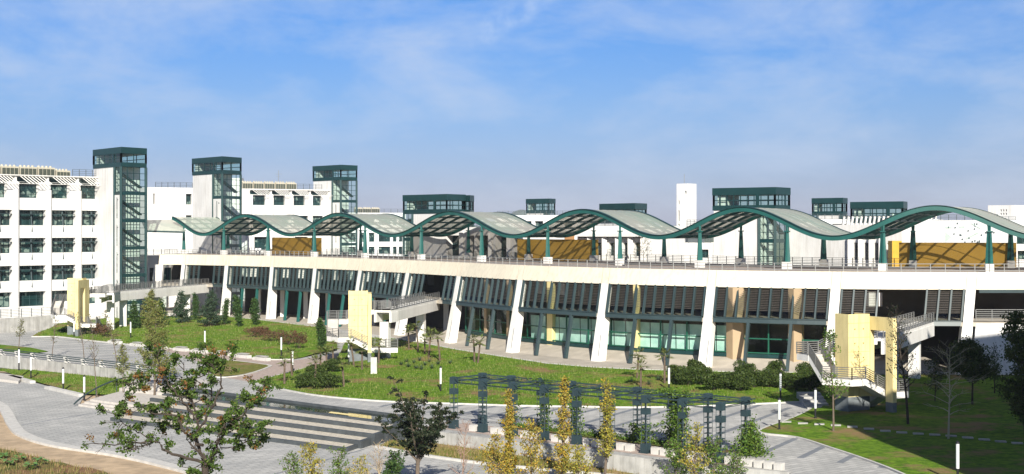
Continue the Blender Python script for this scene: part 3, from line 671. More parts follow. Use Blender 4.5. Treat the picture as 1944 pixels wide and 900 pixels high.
# deck railings
def parapet_rail(fn, s0, s1, n, h, rails, name, w=.055, m=RAIL):
    mb = MB(); pts = [fn(s0 + (s1 - s0) * k / n) for k in range(n + 1)]; pts = [V((p.x, p.y, ZD - .03)) for p in pts]
    for a, b in zip(pts[:-1], pts[1:]):
        mb.bar(a, a + V((0, 0, h)), .09, up=(1, 0, 0))
        for j in range(rails): z = V((0, 0, h - .03 - j * (h - .25) / max(1, rails - 1))); mb.bar(a + z, b + z, w)
    mb.build(name, m, gb)
parapet_rail(lambda s: fpt(s) + fin_(s) * .35, 0.2, 13, 118, 1.0, 3, 'deck_railing', .07)
parapet_rail(lambda s: cback(s) + V((.9, 1.7, 0)), -.9, 13, 118, 1.15, 5, 'back_railing', .05, DKRAIL)
# far lower edge building step left of the gallery end
# ================================================================ the wave canopy
wc = thing('wave_canopy', 'green wave-shaped steel canopy on tapered columns running along the roof deck', 'canopy', (10, 205, ZD))
def wz(s): return 18.15 + 1.82 * math.sin(math.pi * (s - 1))
CS = [-.30 + (13.3) * k / 340 for k in range(341)]
def beam(fn, off, name):
    mb = MB(); r = []; e = []
    for s in CS:
        p = fn(s); t = (fn(s + .01) - fn(s - .01)).normalized(); n = V((-t.y, t.x, 0)); dzs = 1.82 * math.pi * math.cos(math.pi * (s - 1)) / (fn(s + .5) - fn(s - .5)).length
        tt = (t + V((0, 0, dzs))).normalized(); up = tt.cross(-n).normalized() if tt.cross(-n).z > 0 else tt.cross(n).normalized()
        c = V((p.x, p.y, wz(s)))
        r.append([c - up * .30 - n * .10, c + up * .26 - n * .10, c + up * .26 + n * .10, c - up * .30 + n * .10])
        e.append([c + up * .263 - n * .24, c + up * .33 - n * .24, c + up * .33 + n * .24, c + up * .263 + n * .24])
    mb.sweep(r); mb.build(name, GREEN, wc); m2 = MB(); m2.sweep(e); m2.build(name.replace('beam', 'beam_flange'), DKGREEN, wc)
beam(cfront, 0, 'edge_beam'); beam(cback, 0, 'edge_beam')
def rp(s, v, dz=0):
    a = cfront(s); b = cback(s); p = a + (b - a) * v; return V((p.x, p.y, wz(s) + dz))
mb = MB(); NS = 260; NV = 6
for lvl, sgn in ((.24, 1), (.14, -1)):
    vs = []; 
    for i in range(NS + 1):
        for j in range(NV + 1): vs.append(rp(-.30 + 13.3 * i / NS, .012 + .976 * j / NV, lvl))
    fs = []
    for i in range(NS):
        for j in range(NV):
            a = i * (NV + 1) + j; q = (a, a + 1, a + NV + 2, a + NV + 1); fs.append(q if sgn > 0 else q[::-1])
    mb.add(vs, fs)
mb.build('roof_sheet', ROOF, wc, smooth=True)
mb = MB()
sj = -.25
while sj < 13:
    mb.bar(rp(sj, .01, -.12), rp(sj, .99, -.12), .13, .26); sj += 1 / 6
mb.build('purlin', DKGREEN, wc)
for v in (.25, .5, .75):
    mb = MB()
    for k in range(0, 106): a = -.30 + 13.3 * k / 106; mb.bar(rp(a, v, -.05), rp(a + 13.3 / 106, v, -.05), .14, .34)
    mb.build('rib', DKGREEN, wc)
mb = MB()
for v in (.0, .2, .42, .58, .8, 1.0):
    for k in range(0, 160): a = -.30 + 13.3 * k / 160; mb.bar(rp(a, .012 + .976 * v, .25), rp(a + 13.3 / 160, .012 + .976 * v, .25), .07, .05)
mb.build('roof_seam', mat('roof_seam', (.33, .33, .31), .6), wc)
for s in range(0, 14):
    for fn, m in ((cfront, GREEN), (cback, GREEN)):
        p = fn(float(s)); t = (fn(s + .01) - fn(s - .01)).normalized(); n = V((-t.y, t.x, 0)); z1 = 18.15 - .28
        mb = MB()
        def rg(z, w): c = V((p.x, p.y, z)); return [c + t * w, c + t * w * .35 + n * w * .35, c + n * w, c - t * w * .35 + n * w * .35, c - t * w, c - t * w * .35 - n * w * .35, c - n * w, c + t * w * .35 - n * w * .35]
        mb.sweep([rg(ZD + .9, .47), rg(z1 - .75, .27), rg(z1 - .7, .18), rg(z1, .22)]); 
        mb.obox((p.x, p.y, z1 - .72), t * .3, n * .3, V((0, 0, .07))); mb.build('column', m, wc)
        mb = MB(); mb.obox((p.x, p.y, ZD + .43), t * .48, n * .48, V((0, 0, .47))); mb.build('pedestal', COLW, wc)
# lower wing of the canopy turning away at the far end
mb = MB(); p0 = rp(-.1, .15, -.2); 
q = [V((XX(268, 284), 284, ZZ(418, 284))), V((XX(345, 292), 292, ZZ(416.5, 292))), V((XX(352, 281), 281, ZZ(440, 281))), V((XX(276, 279), 279, ZZ(438, 279)))]
mb.add(q + [a - V((0, 0, .15)) for a in q], [(0, 1, 2, 3), (4, 7, 6, 5), (0, 4, 5, 1), (2, 6, 7, 3)]); mb.build('end_roof', ROOF, wc)
mb = MB(); mb.bar(q[3] - V((0, .2, .1)), q[2] - V((0, .2, .1)), .3, .35); mb.build('end_beam', DKGREEN, wc)
# ochre screen walls on the deck
for x0, x1, zt, k, lab in ((518, 609, 15.65, 0, 'small ochre yellow screen wall on the deck, farthest away'), (984, 1134, 15.7, 1, 'middle ochre yellow screen wall under the canopy, lit in stripes'), (1707, 1929, 15.6, 2, 'longest ochre screen wall, nearest end of the roof deck')):
    fn = lambda s: cback(s) + V((.3, .75 if k != 1 else .8, 0))
    sa, sb = s_at(fn, x0, -1, 13), s_at(fn, x1, -1, 13.3); a, b = fn(sa), fn(sb)
    t = (b - a).normalized(); n = V((-t.y, t.x, 0)); c = (a + b) / 2; sw = thing('screen_wall', lab, 'screen wall', (c.x, c.y, ZD), 'ochre screen walls on the deck')
    mb = MB(); mb.obox((c.x, c.y, (ZD - .04 + zt) / 2), (b - a) / 2, n * .22, V((0, 0, (zt - ZD + .04) / 2))); mb.build('panel', OCH, sw)
    mb = MB(); mb.obox((c.x, c.y, zt + .03), (b - a) / 2 + t * .03, n * .25, V((0, 0, .028))); mb.build('capping', mat('ochre_cap', (.42, .25, .05), .6), sw)
# ================================================================ yellow stair towers with bridges to the gallery
def stair_tower(label, cpx, cY, nvec, bridge, zg, colpts, zbox=9.4, land=4.2):
    cx = XX(cpx, cY); n = V((nvec[0], nvec[1], 0)).normalized(); t = V((-n.y, n.x, 0)); c = V((cx, cY, 0))
    r = thing('stair_tower', label, 'stair tower', (cx, cY, zg), 'yellow outdoor stair towers')
    def P(a, b, z): return c + t * a + n * b + V((0, 0, z))
    def blk(mb, a0, a1, b0, b1, z0, z1, mi=0): mb.obox(P((a0 + a1) / 2, (b0 + b1) / 2, (z0 + z1) / 2), t * ((a1 - a0) / 2), n * ((b1 - b0) / 2), V((0, 0, (z1 - z0) / 2)), mi)
    # shaft: hollow yellow box, open on top
    mb = MB(); z0 = zg + 1.3
    blk(mb, -1.25, 1.25, .8, 1.0, z0, zbox); blk(mb, -1.25, -1.05, -1.0, .797, z0, zbox); blk(mb, 1.05, 1.25, -1.0, .797, z0, zbox); blk(mb, -1.047, 1.047, -1.0, -.8, z0, zbox - .3)
    mb.build('shaft', YEL, r)
    mb = MB(); blk(mb, -1.25, 1.25, -1.0, 1.0, zg - .6, z0 - .003); mb.build('plinth', PLINTH, r)
    mb = MB()
    for a in (-.5, .5):
        k = z0 + 1.0
        while k < zbox - .4: blk(mb, a - .06, a + .06, 1.0, 1.03, k - .06, k + .06); k += 1.35
    mb.build('wall_stud', mat('panel_stud', (.25, .17, .05), .6), r)
    mb = MB()
    for z in [z0 + 1.55 + 1.35 * k for k in range(5)]: blk(mb, -1.25, 1.25, 1.0, 1.006, z - .015, z + .015)
    blk(mb, -.02, .02, 1.0, 1.006, z0, zbox); mb.build('panel_joint', mat('joint_yellow', (.50, .37, .12), .8), r)
    # portal frame
    mb = MB(); blk(mb, 1.253, 1.72, -1.0, 1.1, z0, zbox - .25); blk(mb, 1.253, 1.72, 1.103, 3.297, zbox - 1.5, zbox - .25); blk(mb, 1.253, 1.72, 3.3, 4.3, z0 - .3, zbox - .25); mb.build('portal', YEL, r)
    mb = MB(); blk(mb, 1.253, 1.72, 3.3, 4.3, zg - .6, z0 - .303); mb.build('plinth', PLINTH, r)
    # stairs: rear flight 6.8 -> 5.5, side flight 5.5 -> 3.5, front landing, front flight -> 2.0, side landing, last flight to ground
    sl = MB(); rl = MB()
    def flight(pa, pb, w, th=.6, steps=8, rail=(1, 1)):
        pa, pb = V(pa), V(pb); d = (pb - pa); h = V((d.x, d.y, 0)).normalized(); s = V((-h.y, h.x, 0)) * (w / 2)
        sl.sweep([[p - s, p + s, p + s - V((0, 0, th)), p - s - V((0, 0, th))] for p in (pa, pb)])
        if abs(d.z) > .1:
            st = MB()
            for k in range(steps):
                q = pa + d * ((k + .5) / steps); st.obox(q + V((0, 0, .05)), V((d.x, d.y, 0)) / steps / 2, s * .93, V((0, 0, .09)))
        if abs(d.z) > .1: st.build('steps', STEP, r)
        for sd, f in ((-1, rail[0]), (1, rail[1])):
            if f: railing(rl, [pa + s * sd * .97, pb + s * sd * .97], 1.1, 6, 1.5, .07, .09)
    flight(P(4.2, -2.3, 6.8), P(1.9, -2.3, 6.8), 1.7, rail=(1, 1))
    flight(P(1.9, -2.3, 6.8), P(-1.6, -2.3, 5.5), 1.7, rail=(1, 1))
    flight(P(-1.6, -2.3, 5.5), P(-4.1, -2.3, 5.5), 1.8, rail=(1, 0))
    railing(rl, [P(-4.1, -1.4, 5.5), P(-4.1, -3.2, 5.5)], 1.1, 6, 1.5, .07, .09)
    flight(P(-3.3, -1.4, 5.5), P(-3.3, .7, 3.5), 1.5, steps=9, rail=(1, 1))
    # chamfered front landing
    Lp = [P(-4.05, .7, 0), P(-2.5, 3.1, 0), P(-.9, 3.1, 0), P(-.9, 1.05, 0), P(-1.3, 1.05, 0), P(-2.55, .7, 0)]
    sl.prism([(p.x, p.y) for p in Lp], 2.88, 3.5)
    railing(rl, [p + V((0, 0, 3.5)) for p in Lp[:3]], 1.1, 6, 1.5, .07, .09)
    flight(P(-.9, 2.1, 3.5), P(1.9, 2.1, 2.1), 1.95, steps=7, rail=(1, 0))
    flight(P(1.9, 2.1, 2.1), P(land, 2.1, 2.1), 1.95, rail=(1, 0))
    railing(rl, [P(land, 3.05, 2.1), P(land, 1.1, 2.1)], 1.1, 6, 1.5, .07, .09)
    flight(P(2.9, 1.1, 2.1), P(2.9, -1.8, zg + .2), 1.5, steps=7)
    # bridge
    pts = [P(4.2, -2.3, 6.8)] + [V((*G(x, y, z), z)) if len(q) == 3 else V(q[1]) for q in bridge for (x, y, z) in [q if len(q) == 3 else (0, 500, 0)]]
    for a, b in zip(pts[:-1], pts[1:]):
        flight(a, b, 2.3, .3, rail=(1, 1))
        d = (b - a); h = V((d.x, d.y, 0)).normalized(); s = V((-h.y, h.x, 0))
        for sd in (-1, 1):
            sl.sweep([[p + s * sd * 1.2, p + s * sd * .9, p + s * sd * .9 - V((0, 0, 1.3)), p + s * sd * 1.2 - V((0, 0, 1.3))] for p in (a - V((0, 0, .302)), b - V((0, 0, .302)))])
    sl.build('stair_slab', COLW, r); rl.build('railing', mat('stair_rail', (.16, .16, .155), .4), r)
    for p in colpts:
        q = pts[0].lerp(pts[1], p) if p <= 1 else pts[1].lerp(pts[2], p - 1)
        d = pts[1] - pts[0]; h = V((d.x, d.y, 0)).normalized(); mb = MB()
        mb.obox((q.x, q.y, (q.z - 1.6 + zg) / 2 - .3), h * .45, V((-h.y, h.x, 0)) * .6, V((0, 0, (q.z - 1.62 - zg) / 2 + .3))); mb.build('bridge_column', COLW, r)
    return r
def gal(s, z=6.8): p = F3(s, z, .3); return ('w', (p.x, p.y, z))
stair_tower('pale yellow stair tower nearest the viewer, right of the hedge', 1618, 135.5, (.42, -.9), [gal(11.68)], .3, (.35, .8))
stair_tower('yellow stair tower in the middle lawn, behind the round bushes', 680, 186, (.10, -1), [(727, 589, 6.8), gal(6.55)], .6, (1.04, 1.75), land=5.1)
stair_tower('farthest yellow stair tower, in front of the five storey block', 146, 233, (-.04, -1), [(215, 553, 6.8), gal(1.5)], .3, (.6, 1.1, 1.45, 1.8))

# ================================================================ background buildings
def ray_u(P0, P1, x):
    k = (x - 972) / FPX; t = (P1 - P0).normalized(); return (k * P0.y - P0.x) / (t.x - k * t.y)
def facade(r, P0, P1, z0, z1, bands, depth=12, m=WALL, recess=.5, nx=2, nz=1, framem=DKGREEN, pane=WPANE, rail=False, roofm=CONC):
    """wall with real openings; bands = [(ztop, zbottom, [(x0, x1) in photo columns])]"""
    P0, P1 = V(P0), V(P1); t2 = (P1 - P0).normalized(); t = V((t2.x, t2.y, 0)); n = V((-t.y, t.x, 0)); Lf = (P1 - P0).length; O = V((P0.x, P0.y, 0))
    def Q(u, z, d=0.0): return O + t * u + n * d + V((0, 0, z))
    w = MB()
    def rect(u0, u1, a, b):
        if u1 - u0 > .001 and b - a > .001: w.add([Q(u0, a), Q(u1, a), Q(u1, b), Q(u0, b)], [(0, 1, 2, 3)])
    zc = z1
    for (zt, zb, wins) in sorted(bands, key=lambda q: -q[0]):
        rect(0, Lf, zt, zc); uc = 0
        for xx in wins:
            ua, ub = sorted((ray_u(P0, P1, xx[0]), ray_u(P0, P1, xx[1]))); ua = max(.02, ua); ub = min(Lf - .02, ub)
            if ub - ua < .15: continue
            rect(uc, ua, zb, zt); uc = ub
            w.add([Q(ua, zb), Q(ua, zb, recess), Q(ua, zt, recess), Q(ua, zt), Q(ub, zb), Q(ub, zb, recess), Q(ub, zt, recess), Q(ub, zt)], [(0, 1, 2, 3), (4, 7, 6, 5), (0, 4, 5, 1), (3, 2, 6, 7)])
            g_ = MB(); g_.add([Q(ua, zb, recess), Q(ub, zb, recess), Q(ub, zt, recess), Q(ua, zt, recess)], [(0, 1, 2, 3)]); wo = g_.build('window', pane, r)
            fr = MB()
            for k in range(nx + 1): u = ua + (ub - ua) * k / nx; fr.bar(Q(min(max(u, ua + .06), ub - .06), zb, recess - .05), Q(min(max(u, ua + .06), ub - .06), zt, recess - .05), .12, .08, up=(0, 1, 0))
            for k in range(nz + 2): z = zb + (zt - zb) * (k / (nz + 1)); z = min(max(z, zb + .06), zt - .06); fr.bar(Q(ua, z, recess - .06), Q(ub, z, recess - .06), .08, .12)
            fr.build('frame', framem, wo)
            if rail:
                rr = MB(); railing(rr, [Q(ua - .1, zb - .1, -.35), Q(ub + .1, zb - .1, -.35)], 1.1, 3, .7, .05, .06); rr.build('balcony_rail', DKRAIL, wo)
        rect(uc, Lf, zb, zt); zc = zb
    rect(0, Lf, z0, zc)
    w.add([Q(0, z0), Q(0, z0, depth), Q(0, z1, depth), Q(0, z1)], [(0, 1, 2, 3)]); w.add([Q(Lf, z0), Q(Lf, z0, depth), Q(Lf, z1, depth), Q(Lf, z1)], [(3, 2, 1, 0)])
    w.add([Q(0, z0, depth), Q(Lf, z0, depth), Q(Lf, z1, depth), Q(0, z1, depth)], [(3, 2, 1, 0)]); w.build('wall', m, r)
    rf = MB(); rf.add([Q(0, z1 - .25), Q(Lf, z1 - .25), Q(Lf, z1 - .25, depth), Q(0, z1 - .25, depth)], [(0, 1, 2, 3)]); rf.build('roof', roofm, r)
    return Q, Lf
def P2(x, Y): return (XX(x, Y), Y)
def roofrail(r, Q, u0, u1, z, h=1.1, d=.3, m=DKRAIL, n=5, gap=1.5):
    mb = MB(); railing(mb, [Q(u0, z, d), Q(u1, z, d)], h, n, gap, .06, .1); mb.build('roof_railing', m, r)
def glazing(r, a, b, z0, z1, nx, nz, m=None, thick=.10, fm=DKGREEN):
    a, b = V(a), V(b); t = (b - a).normalized(); up = V((-t.y, t.x, 0)); g_ = MB(); g_.add([(a.x, a.y, z0), (b.x, b.y, z0), (b.x, b.y, z1), (a.x, a.y, z1)], [(0, 1, 2, 3)])
    o = g_.build('window', m or glass('tower_glass', (.84, .96, .91), .95), r); f = MB()
    for k in range(nx + 1): p = a + (b - a) * (k / nx); f.bar((p.x, p.y, z0), (p.x, p.y, z1), thick, thick, up=up)
    for k in range(nz + 1): z = z0 + (z1 - z0) * k / nz; f.bar((a.x, a.y, z), (b.x, b.y, z), thick, thick)
    f.build('frame', fm, o); return o
def lantern(label, A, B, Cc, ztop, zb, f0=0.0, f1=.78, storey=5.0, lglass_z=None, group='green capped stair towers', stairs=True, gz=None, capn=5):
    A, B, Cc = [V((XX(x, Y), Y, 0)) for x, Y in (A, B, Cc)]; D = A + Cc - B
    r = thing('lantern_tower', label, 'tower', (B.x, B.y, zb), group)
    ctr = (A + B + Cc + D) / 4
    def ex(p, k): return p + (p - ctr).normalized() * k
    def ring(k): return [tuple(ex(p, k)[:2]) for p in (A, B, Cc, D)]
    mb = MB(); mb.prism(ring(.25), ztop - 1.15, ztop); mb.build('cap_fascia', DKGREEN, r)
    mb = MB(); mb.prism(ring(.2), ztop - 3.6, ztop - 2.85); mb.build('cap_fascia', DKGREEN, r)
    # clerestory
    for (a, b, n) in ((A, B, capn), (B, Cc, max(2, capn // 2)), (Cc, D, 3), (D, A, 2)):
        glazing(r, a, b, ztop - 2.85, ztop - 1.15, n, 2 if n > 2 else 1, thick=.12)
        mb = MB(); 
        for p in (a, b): mb.obox((p.x, p.y, ztop - 2.0), (.16, 0, 0), (0, .16, 0), (0, 0, .855))
        if n >= 4:
            mb.build('corner_post', DKGREEN, r); mb = MB(); p = a.lerp(b, .72); mb.obox((p.x, p.y, ztop - 2.0), (b - a).normalized() * .3, V((0, .15, 0)), (0, 0, .853))
        mb.build('corner_post', DKGREEN, r)
    core = [A.lerp(B, f0), A.lerp(B, f1), D.lerp(Cc, f1), D.lerp(Cc, f0)]
    mb = MB(); mb.prism([(p.x, p.y) for p in core], zb, ztop - 3.603)
    # inner white core seen through the clerestory
    _i = (D - A).normalized() * .35; c2 = [A.lerp(B, .05) + _i, A.lerp(B, .19) + _i, D.lerp(Cc, .19) - _i, D.lerp(Cc, .05) - _i]
    mb.prism([(p.x, p.y) for p in c2], ztop - 2.84, ztop - 1.16)
    mb.build('wall', WALL, r)
    def shaft(a, b, c, zlo):      # glazed stair shaft: faces a-b (front left), b-c (front right)
        z = ztop - 3.6; k = 0; f = MB()
        for p in (a, b, c): f.obox((p.x, p.y, (zlo + z) / 2), (.22, 0, 0), (0, .22, 0), (0, 0, (z - zlo) / 2))
        while z - zlo > 1.0:
            zn = max(zlo, z - storey)
            for (p, q) in ((a, b), (b, c)):
                if (q - p).length < .4: continue
                if p is a and lglass_z is not None and z <= lglass_z + .1:
                    w = MB(); w.bar((p.x, p.y, (z + zn) / 2), (q.x, q.y, (z + zn) / 2), .2, (z - zn)); w.build('wall', WALL, r)
                    w = MB(); m_ = p.lerp(q, .45); w.bar((m_.x, m_.y - .14, zn + .6), (m_.x, m_.y - .14, z - .6), .25, .05, up=(0, 1, 0)); w.build('slot_window', WPANE, r)
                    continue
                glazing(r, p, q, zn + .35, z, max(1, round((q - p).length / 1.6)), 4, thick=.09)
                f.bar((p.x, p.y, zn + .17), (q.x, q.y, zn + .17), .25, .62)
            z = zn
        f.build('frame', DKGREEN, r)
        if stairs and (c - b).length > 1.5:
            w = MB(); e0 = (A - B).normalized() * ((A - B).length * (1 - f1) - .3) if a is not A else V((0, 0, 0)); back = c + e0 - (c - b).normalized() * .15; w.bar(back.lerp(b + e0, .0) + V((0, 0, (zlo + ztop - 3.6) / 2)), back.lerp(b + e0, .72) + V((0, 0, (zlo + ztop - 3.6) / 2)), .12, ztop - 3.62 - zlo); w.build('inner_wall', WALL, r)
        if stairs:
            s = MB(); z = ztop - 4.6; d = (c - b); inn = (D - A).normalized()
            off = (A - B).normalized() * .9
            while z - storey > zlo - 1:
                h = storey * .55; s.bar(b + off + V((0, 0, z)), b.lerp(c, .85) + off + V((0, 0, z - h)), .9, .22, up=(0, 0, 1)); z -= storey
            s.build('stairs', GREYGREEN, r)
    if f1 < .99: shaft(A.lerp(B, f1), B, Cc, max(zb, gz or zb))
    if f0 > .02: shaft(A, A.lerp(B, f0), D.lerp(Cc, f0), max(zb, gz or zb))
    return r
def ac_row(r0, Q, u0, u1, z, n, group, labels):
    w = (u1 - u0) / n
    for i in range(n):
        c = Q(u0 + w * (i + .5), z, 1.6); r = thing('air_conditioner', labels[min(i, len(labels) - 1)], 'air conditioner', tuple(c), group)
        t = (Q(1, 0) - Q(0, 0)); nn = V((-t.y, t.x, 0)); hh = 1.75
        mb = MB(); mb.obox(c + V((0, 0, hh / 2)), t * (w * .46), nn * .8, V((0, 0, hh / 2))); 
        mb.build('casing', ACM, r)
        mb = MB()
        for k in range(4): mb.obox(c + t * (w * (-.34 + .22 * k)) - nn * .82 + V((0, 0, hh * .45)), t * (w * .095), nn * .02, V((0, 0, hh * .38)))
        mb.build('grille', ACD, r)
        mb = MB()
        for k in range(4): q = c + t * (w * (-.34 + .22 * k)); mb.tube(q + V((0, 0, hh)), q + V((0, 0, hh + .32)), w * .08, w * .06, 8)
        mb.build('fan_cowl', ACM, r)
def slats(r, Q, u0, u1, zt, n, drop=1.45, out=1.5):
    mb = MB()
    for k in range(n):
        u = u0 + (u1 - u0 - 1.3) * (k + .5) / n; mb.bar(Q(u, zt, -.15), Q(u + 1.3, zt - drop, -out), .13, .06, up=(0, -1, .6))
    mb.bar(Q(u0, zt - drop, -out), Q(u1, zt - drop, -out), .08, .08); mb.bar(Q(u0, zt + .1, -.2), Q(u1, zt + .1, -.2), .4, .18)
    mb.build('sunshade', COLW, r)

# five storey block at the left
b1 = thing('white_block', 'five storey white block with grid of recessed windows and slatted sunshades', 'building', (-90, 262, 0))
A1_, B1_ = P2(-62, 251), P2(206, 271.5)
wx = [(-48, -3 - 25), (-22, 23), (36, 87), (96, 144), (153, 198)]
wx = [(-58, -35), (-22, 23), (36, 87), (96, 144), (153, 198)]
Q1, L1_ = facade(b1, A1_, B1_, 0, 27.3, [(27.0, 26.02, [(-61, -31), (-28, 28), (32, 90), (93, 147), (150, 201)]), (25.98, 23.1, [(-58, -35), (-22, 13), (36, 74), (96, 132), (153, 187)])] + [(zt, zt - h_, wx) for zt, h_ in ((20.9, 2.8), (15.8, 2.75), (10.75, 2.75), (6.0, 2.7))], 14, WALL, 1.1, 4, 1)  # top row: dark panes put in as the shade behind the sunshade slats
us = [ray_u(V(A1_), V(B1_), x) for x in (-29, 29.5, 91.5, 148.5, 202)]
for u in us:
    mb = MB(); mb.obox(Q1(u, 12.3, -.28), (Q1(1, 0) - Q1(0, 0)) * .5, V((0, .26, 0)), V((0, 0, 12.3))); mb.build('pilaster', WALL, b1)
for zt in (20.9, 15.8, 10.75):
    for a, b in zip([us[0] - 6] + us[:-1], us):
        mb = MB(); mb.bar(Q1(a + .8, zt - .75, .1), Q1(b - .8, zt - .75, .1), .7, .12); c = (a + b) / 2; mb.bar(Q1(c, zt - .2, .4), Q1(c, zt - 4.0, -.03), .22, .12, up=(0, 1, 0)); mb.build('window_shelf', GREYGREEN, b1)
for a, b in zip(us[:-1], us[1:]): slats(b1, Q1, a + .4, b + .3, 27.1, 7)
slats(b1, Q1, us[0] - 5.2, us[0] + .3, 27.1, 7)
roofrail(b1, Q1, ray_u(V(A1_), V(B1_), 140), L1_ - .4, 27.1, 1.5, .4)
ac_row(b1, Q1, ray_u(V(A1_), V(B1_), -30), ray_u(V(A1_), V(B1_), 110), 27.05, 4, 'rooftop air conditioners', ['leftmost beige rooftop air conditioner bank on the five storey block', 'second beige air conditioner bank from the left, five storey roof', 'third beige air conditioner bank on the five storey roof', 'beige air conditioner bank fourth from left on the five storey roof'])
ac_row(b1, Q1, ray_u(V(A1_), V(B1_), 111), ray_u(V(A1_), V(B1_), 139), 26.6, 1, 'rooftop air conditioners', ['lower air conditioner bank beside the roof railing of the five storey block'])
lantern('tallest glass stair tower, joined to the five storey block', (178, 271), (230, 261), (277, 266), 32.5, 0, 0, .77, 5.05, lglass_z=24)
# entrance porch roof between block and tower
m_ = MB(); m_.add([(*G(205, 552, 9), 6.2 + 2.2), (*G(236, 548, 9), 8.4), (*G(228, 560, 8.6), 7.2), (*G(200, 560, 8.6), 7.2)], [(0, 1, 2, 3)])
# block two
b2 = thing('white_block', 'white second block behind the canopy, with four top floor windows', 'building', (-60, 325, 0))
A2, B2 = P2(278, 314), P2(636, 336)
Q2, L2_ = facade(b2, A2, B2, 0, 26.65, [(26.3, 25.32, [(474, 514), (516, 552), (554, 588), (590, 626)]), (25.28, 22.9, [(291, 294), (353, 364), (480, 504), (519, 541), (557, 579), (594, 610)]), (20.5, 17.9, [(353, 364), (480, 510), (519, 548), (557, 585), (593, 613)]), (15.6, 12.6, [(483, 508), (560, 584)])], 16, WALL, .9, 3, 1)  # uppermost strip of dark panes stands for shade between the slats
for x in (473, 515, 553, 589, 617):
    mb = MB(); mb.obox(Q2(ray_u(V(A2), V(B2), x), 12.3, -.28), V((.45, .03, 0)), V((0, .26, 0)), V((0, 0, 12.3))); mb.build('pilaster', WALL, b2)
for a, b in ((473, 515), (515, 553), (553, 589), (589, 628)): slats(b2, Q2, ray_u(V(A2), V(B2), a) + .4, ray_u(V(A2), V(B2), b) + .3, 26.4, 6, 1.2, 1.4)
roofrail(b2, Q2, ray_u(V(A2), V(B2), 296), ray_u(V(A2), V(B2), 366), 26.4, 1.4)
roofrail(b2, Q2, ray_u(V(A2), V(B2), 565), ray_u(V(A2), V(B2), 612), 26.4, 1.5)
ac_row(b2, Q2, ray_u(V(A2), V(B2), 462), ray_u(V(A2), V(B2), 566), 26.4, 5, 'rooftop air conditioners', ['air conditioner bank on the second block, beside its stair tower', 'second air conditioner bank from the left on the second block', 'middle air conditioner bank on the second block roof', 'fourth air conditioner bank from the left on the second block', 'air conditioner bank next to the railing on the second block roof'])
mb = MB(); c = Q2(ray_u(V(A2), V(B2), 468), 27.6, 6); mb.obox(c, (1.1, 0, 0), (0, 1.5, 0), (0, 0, 1.6)); mb.build('roof_hut', WALL, b2)
mb = MB(); ua = ray_u(V(A2), V(B2), 543); mb.tube(Q2(ua, 27.9, 5), Q2(ua, 31.2, 5), .06); mb.bar(Q2(ua - .8, 30.3, 5), Q2(ua + .8, 30.3, 5), .06); mb.bar(Q2(ua - .5, 29.7, 5), Q2(ua + .5, 29.7, 5), .06); mb.build('antenna', RAIL, b2)
lantern('second glass stair tower from the left, beside the second block', (366, 305), (422, 295), (457, 301), 32.5, 0, 0, .70, 5.05, lglass_z=26)
lantern('third glass stair tower, at the end of the second block', (595, 340), (647, 332), (677, 336), 32.4, 0, 0, .70, 5.05, lglass_z=26)
# dark low hut at the gallery's far end
mb = MB(); b0_ = thing('link_building', 'low white link building between the tall tower and the deck', 'building', (-66, 292, 0))
facade(b0_, P2(262, 296), P2(336, 300), 0, 11.8, [(9.3, 5.2, [(284, 302), (306, 326)])], 8, WALL, .6, 3, 1)
mb = MB(); p, q = V((*P2(262, 295.5), 12)), V((*P2(336, 299.5), 12)); mb = MB(); railing(mb, [p, q], 1.2, 5, 1.6, .06, .09); mb.build('roof_railing', DKRAIL, b0_)
# distant block three
b3 = thing('distant_block', 'distant white block with three rows of windows, behind the trough of the canopy', 'building', (-40, 440, 0))
w3 = [(640, 655), (660, 675), (683, 692), (700, 711), (719, 741), (746, 753), (757, 764)]
Q3, L3_ = facade(b3, P2(632, 436), P2(770, 444), 0, 22.4, [(21.2, 18.6, w3), (16.2, 13.4, w3), (11.9, 9.6, w3)], 14, WALLB, .6, 2, 1)
roofrail(b3, Q3, 1, L3_ - .3, 22.1, 1.5, gap=2.2)
ac_row(b3, Q3, 7, L3_ - 8, 22.1, 3, 'rooftop air conditioners', ['far air conditioner bank behind the third glass tower', 'far air conditioner bank in the middle of the distant roof', 'far air conditioner bank right on the distant roof'])
# block four with wide cap
A4, B4 = P2(783, 258), P2(990, 238)
b4 = thing('pavilion_block', 'white deck level pavilion with dark recessed doors behind the canopy', 'building', (-12, 250, 0))
Q4, L4_ = facade(b4, A4, B4, 0, 17.75, [(16.3, 12.6, [(847, 873), (887, 900), (902, 927), (940, 962), (975, 984)])], 12, WALL, 1.6, 2, 1)
roofrail(b4, Q4, 9, L4_ - .3, 17.5, 1.1)
for x in (878, 933, 968): 
    mb = MB(); mb.obox(Q4(ray_u(V(A4), V(B4), x), 8.4, -.3), V((.35, -.03, 0)), V((.03, .28, 0)), V((0, 0, 8.4))); mb.build('pilaster', WALL, b4)
lantern('wide green capped tower behind the third canopy crest', (766.5, 272), (848, 263), (882, 268), 23.9, 0, .21, 1.0, 5.0, gz=12, capn=7)
lantern('slim dark glass turret attached right of the wide capped tower', (878, 270), (892, 268), (898, 271), 23.8, 0, 0, .15, 3.0, gz=12, capn=2)
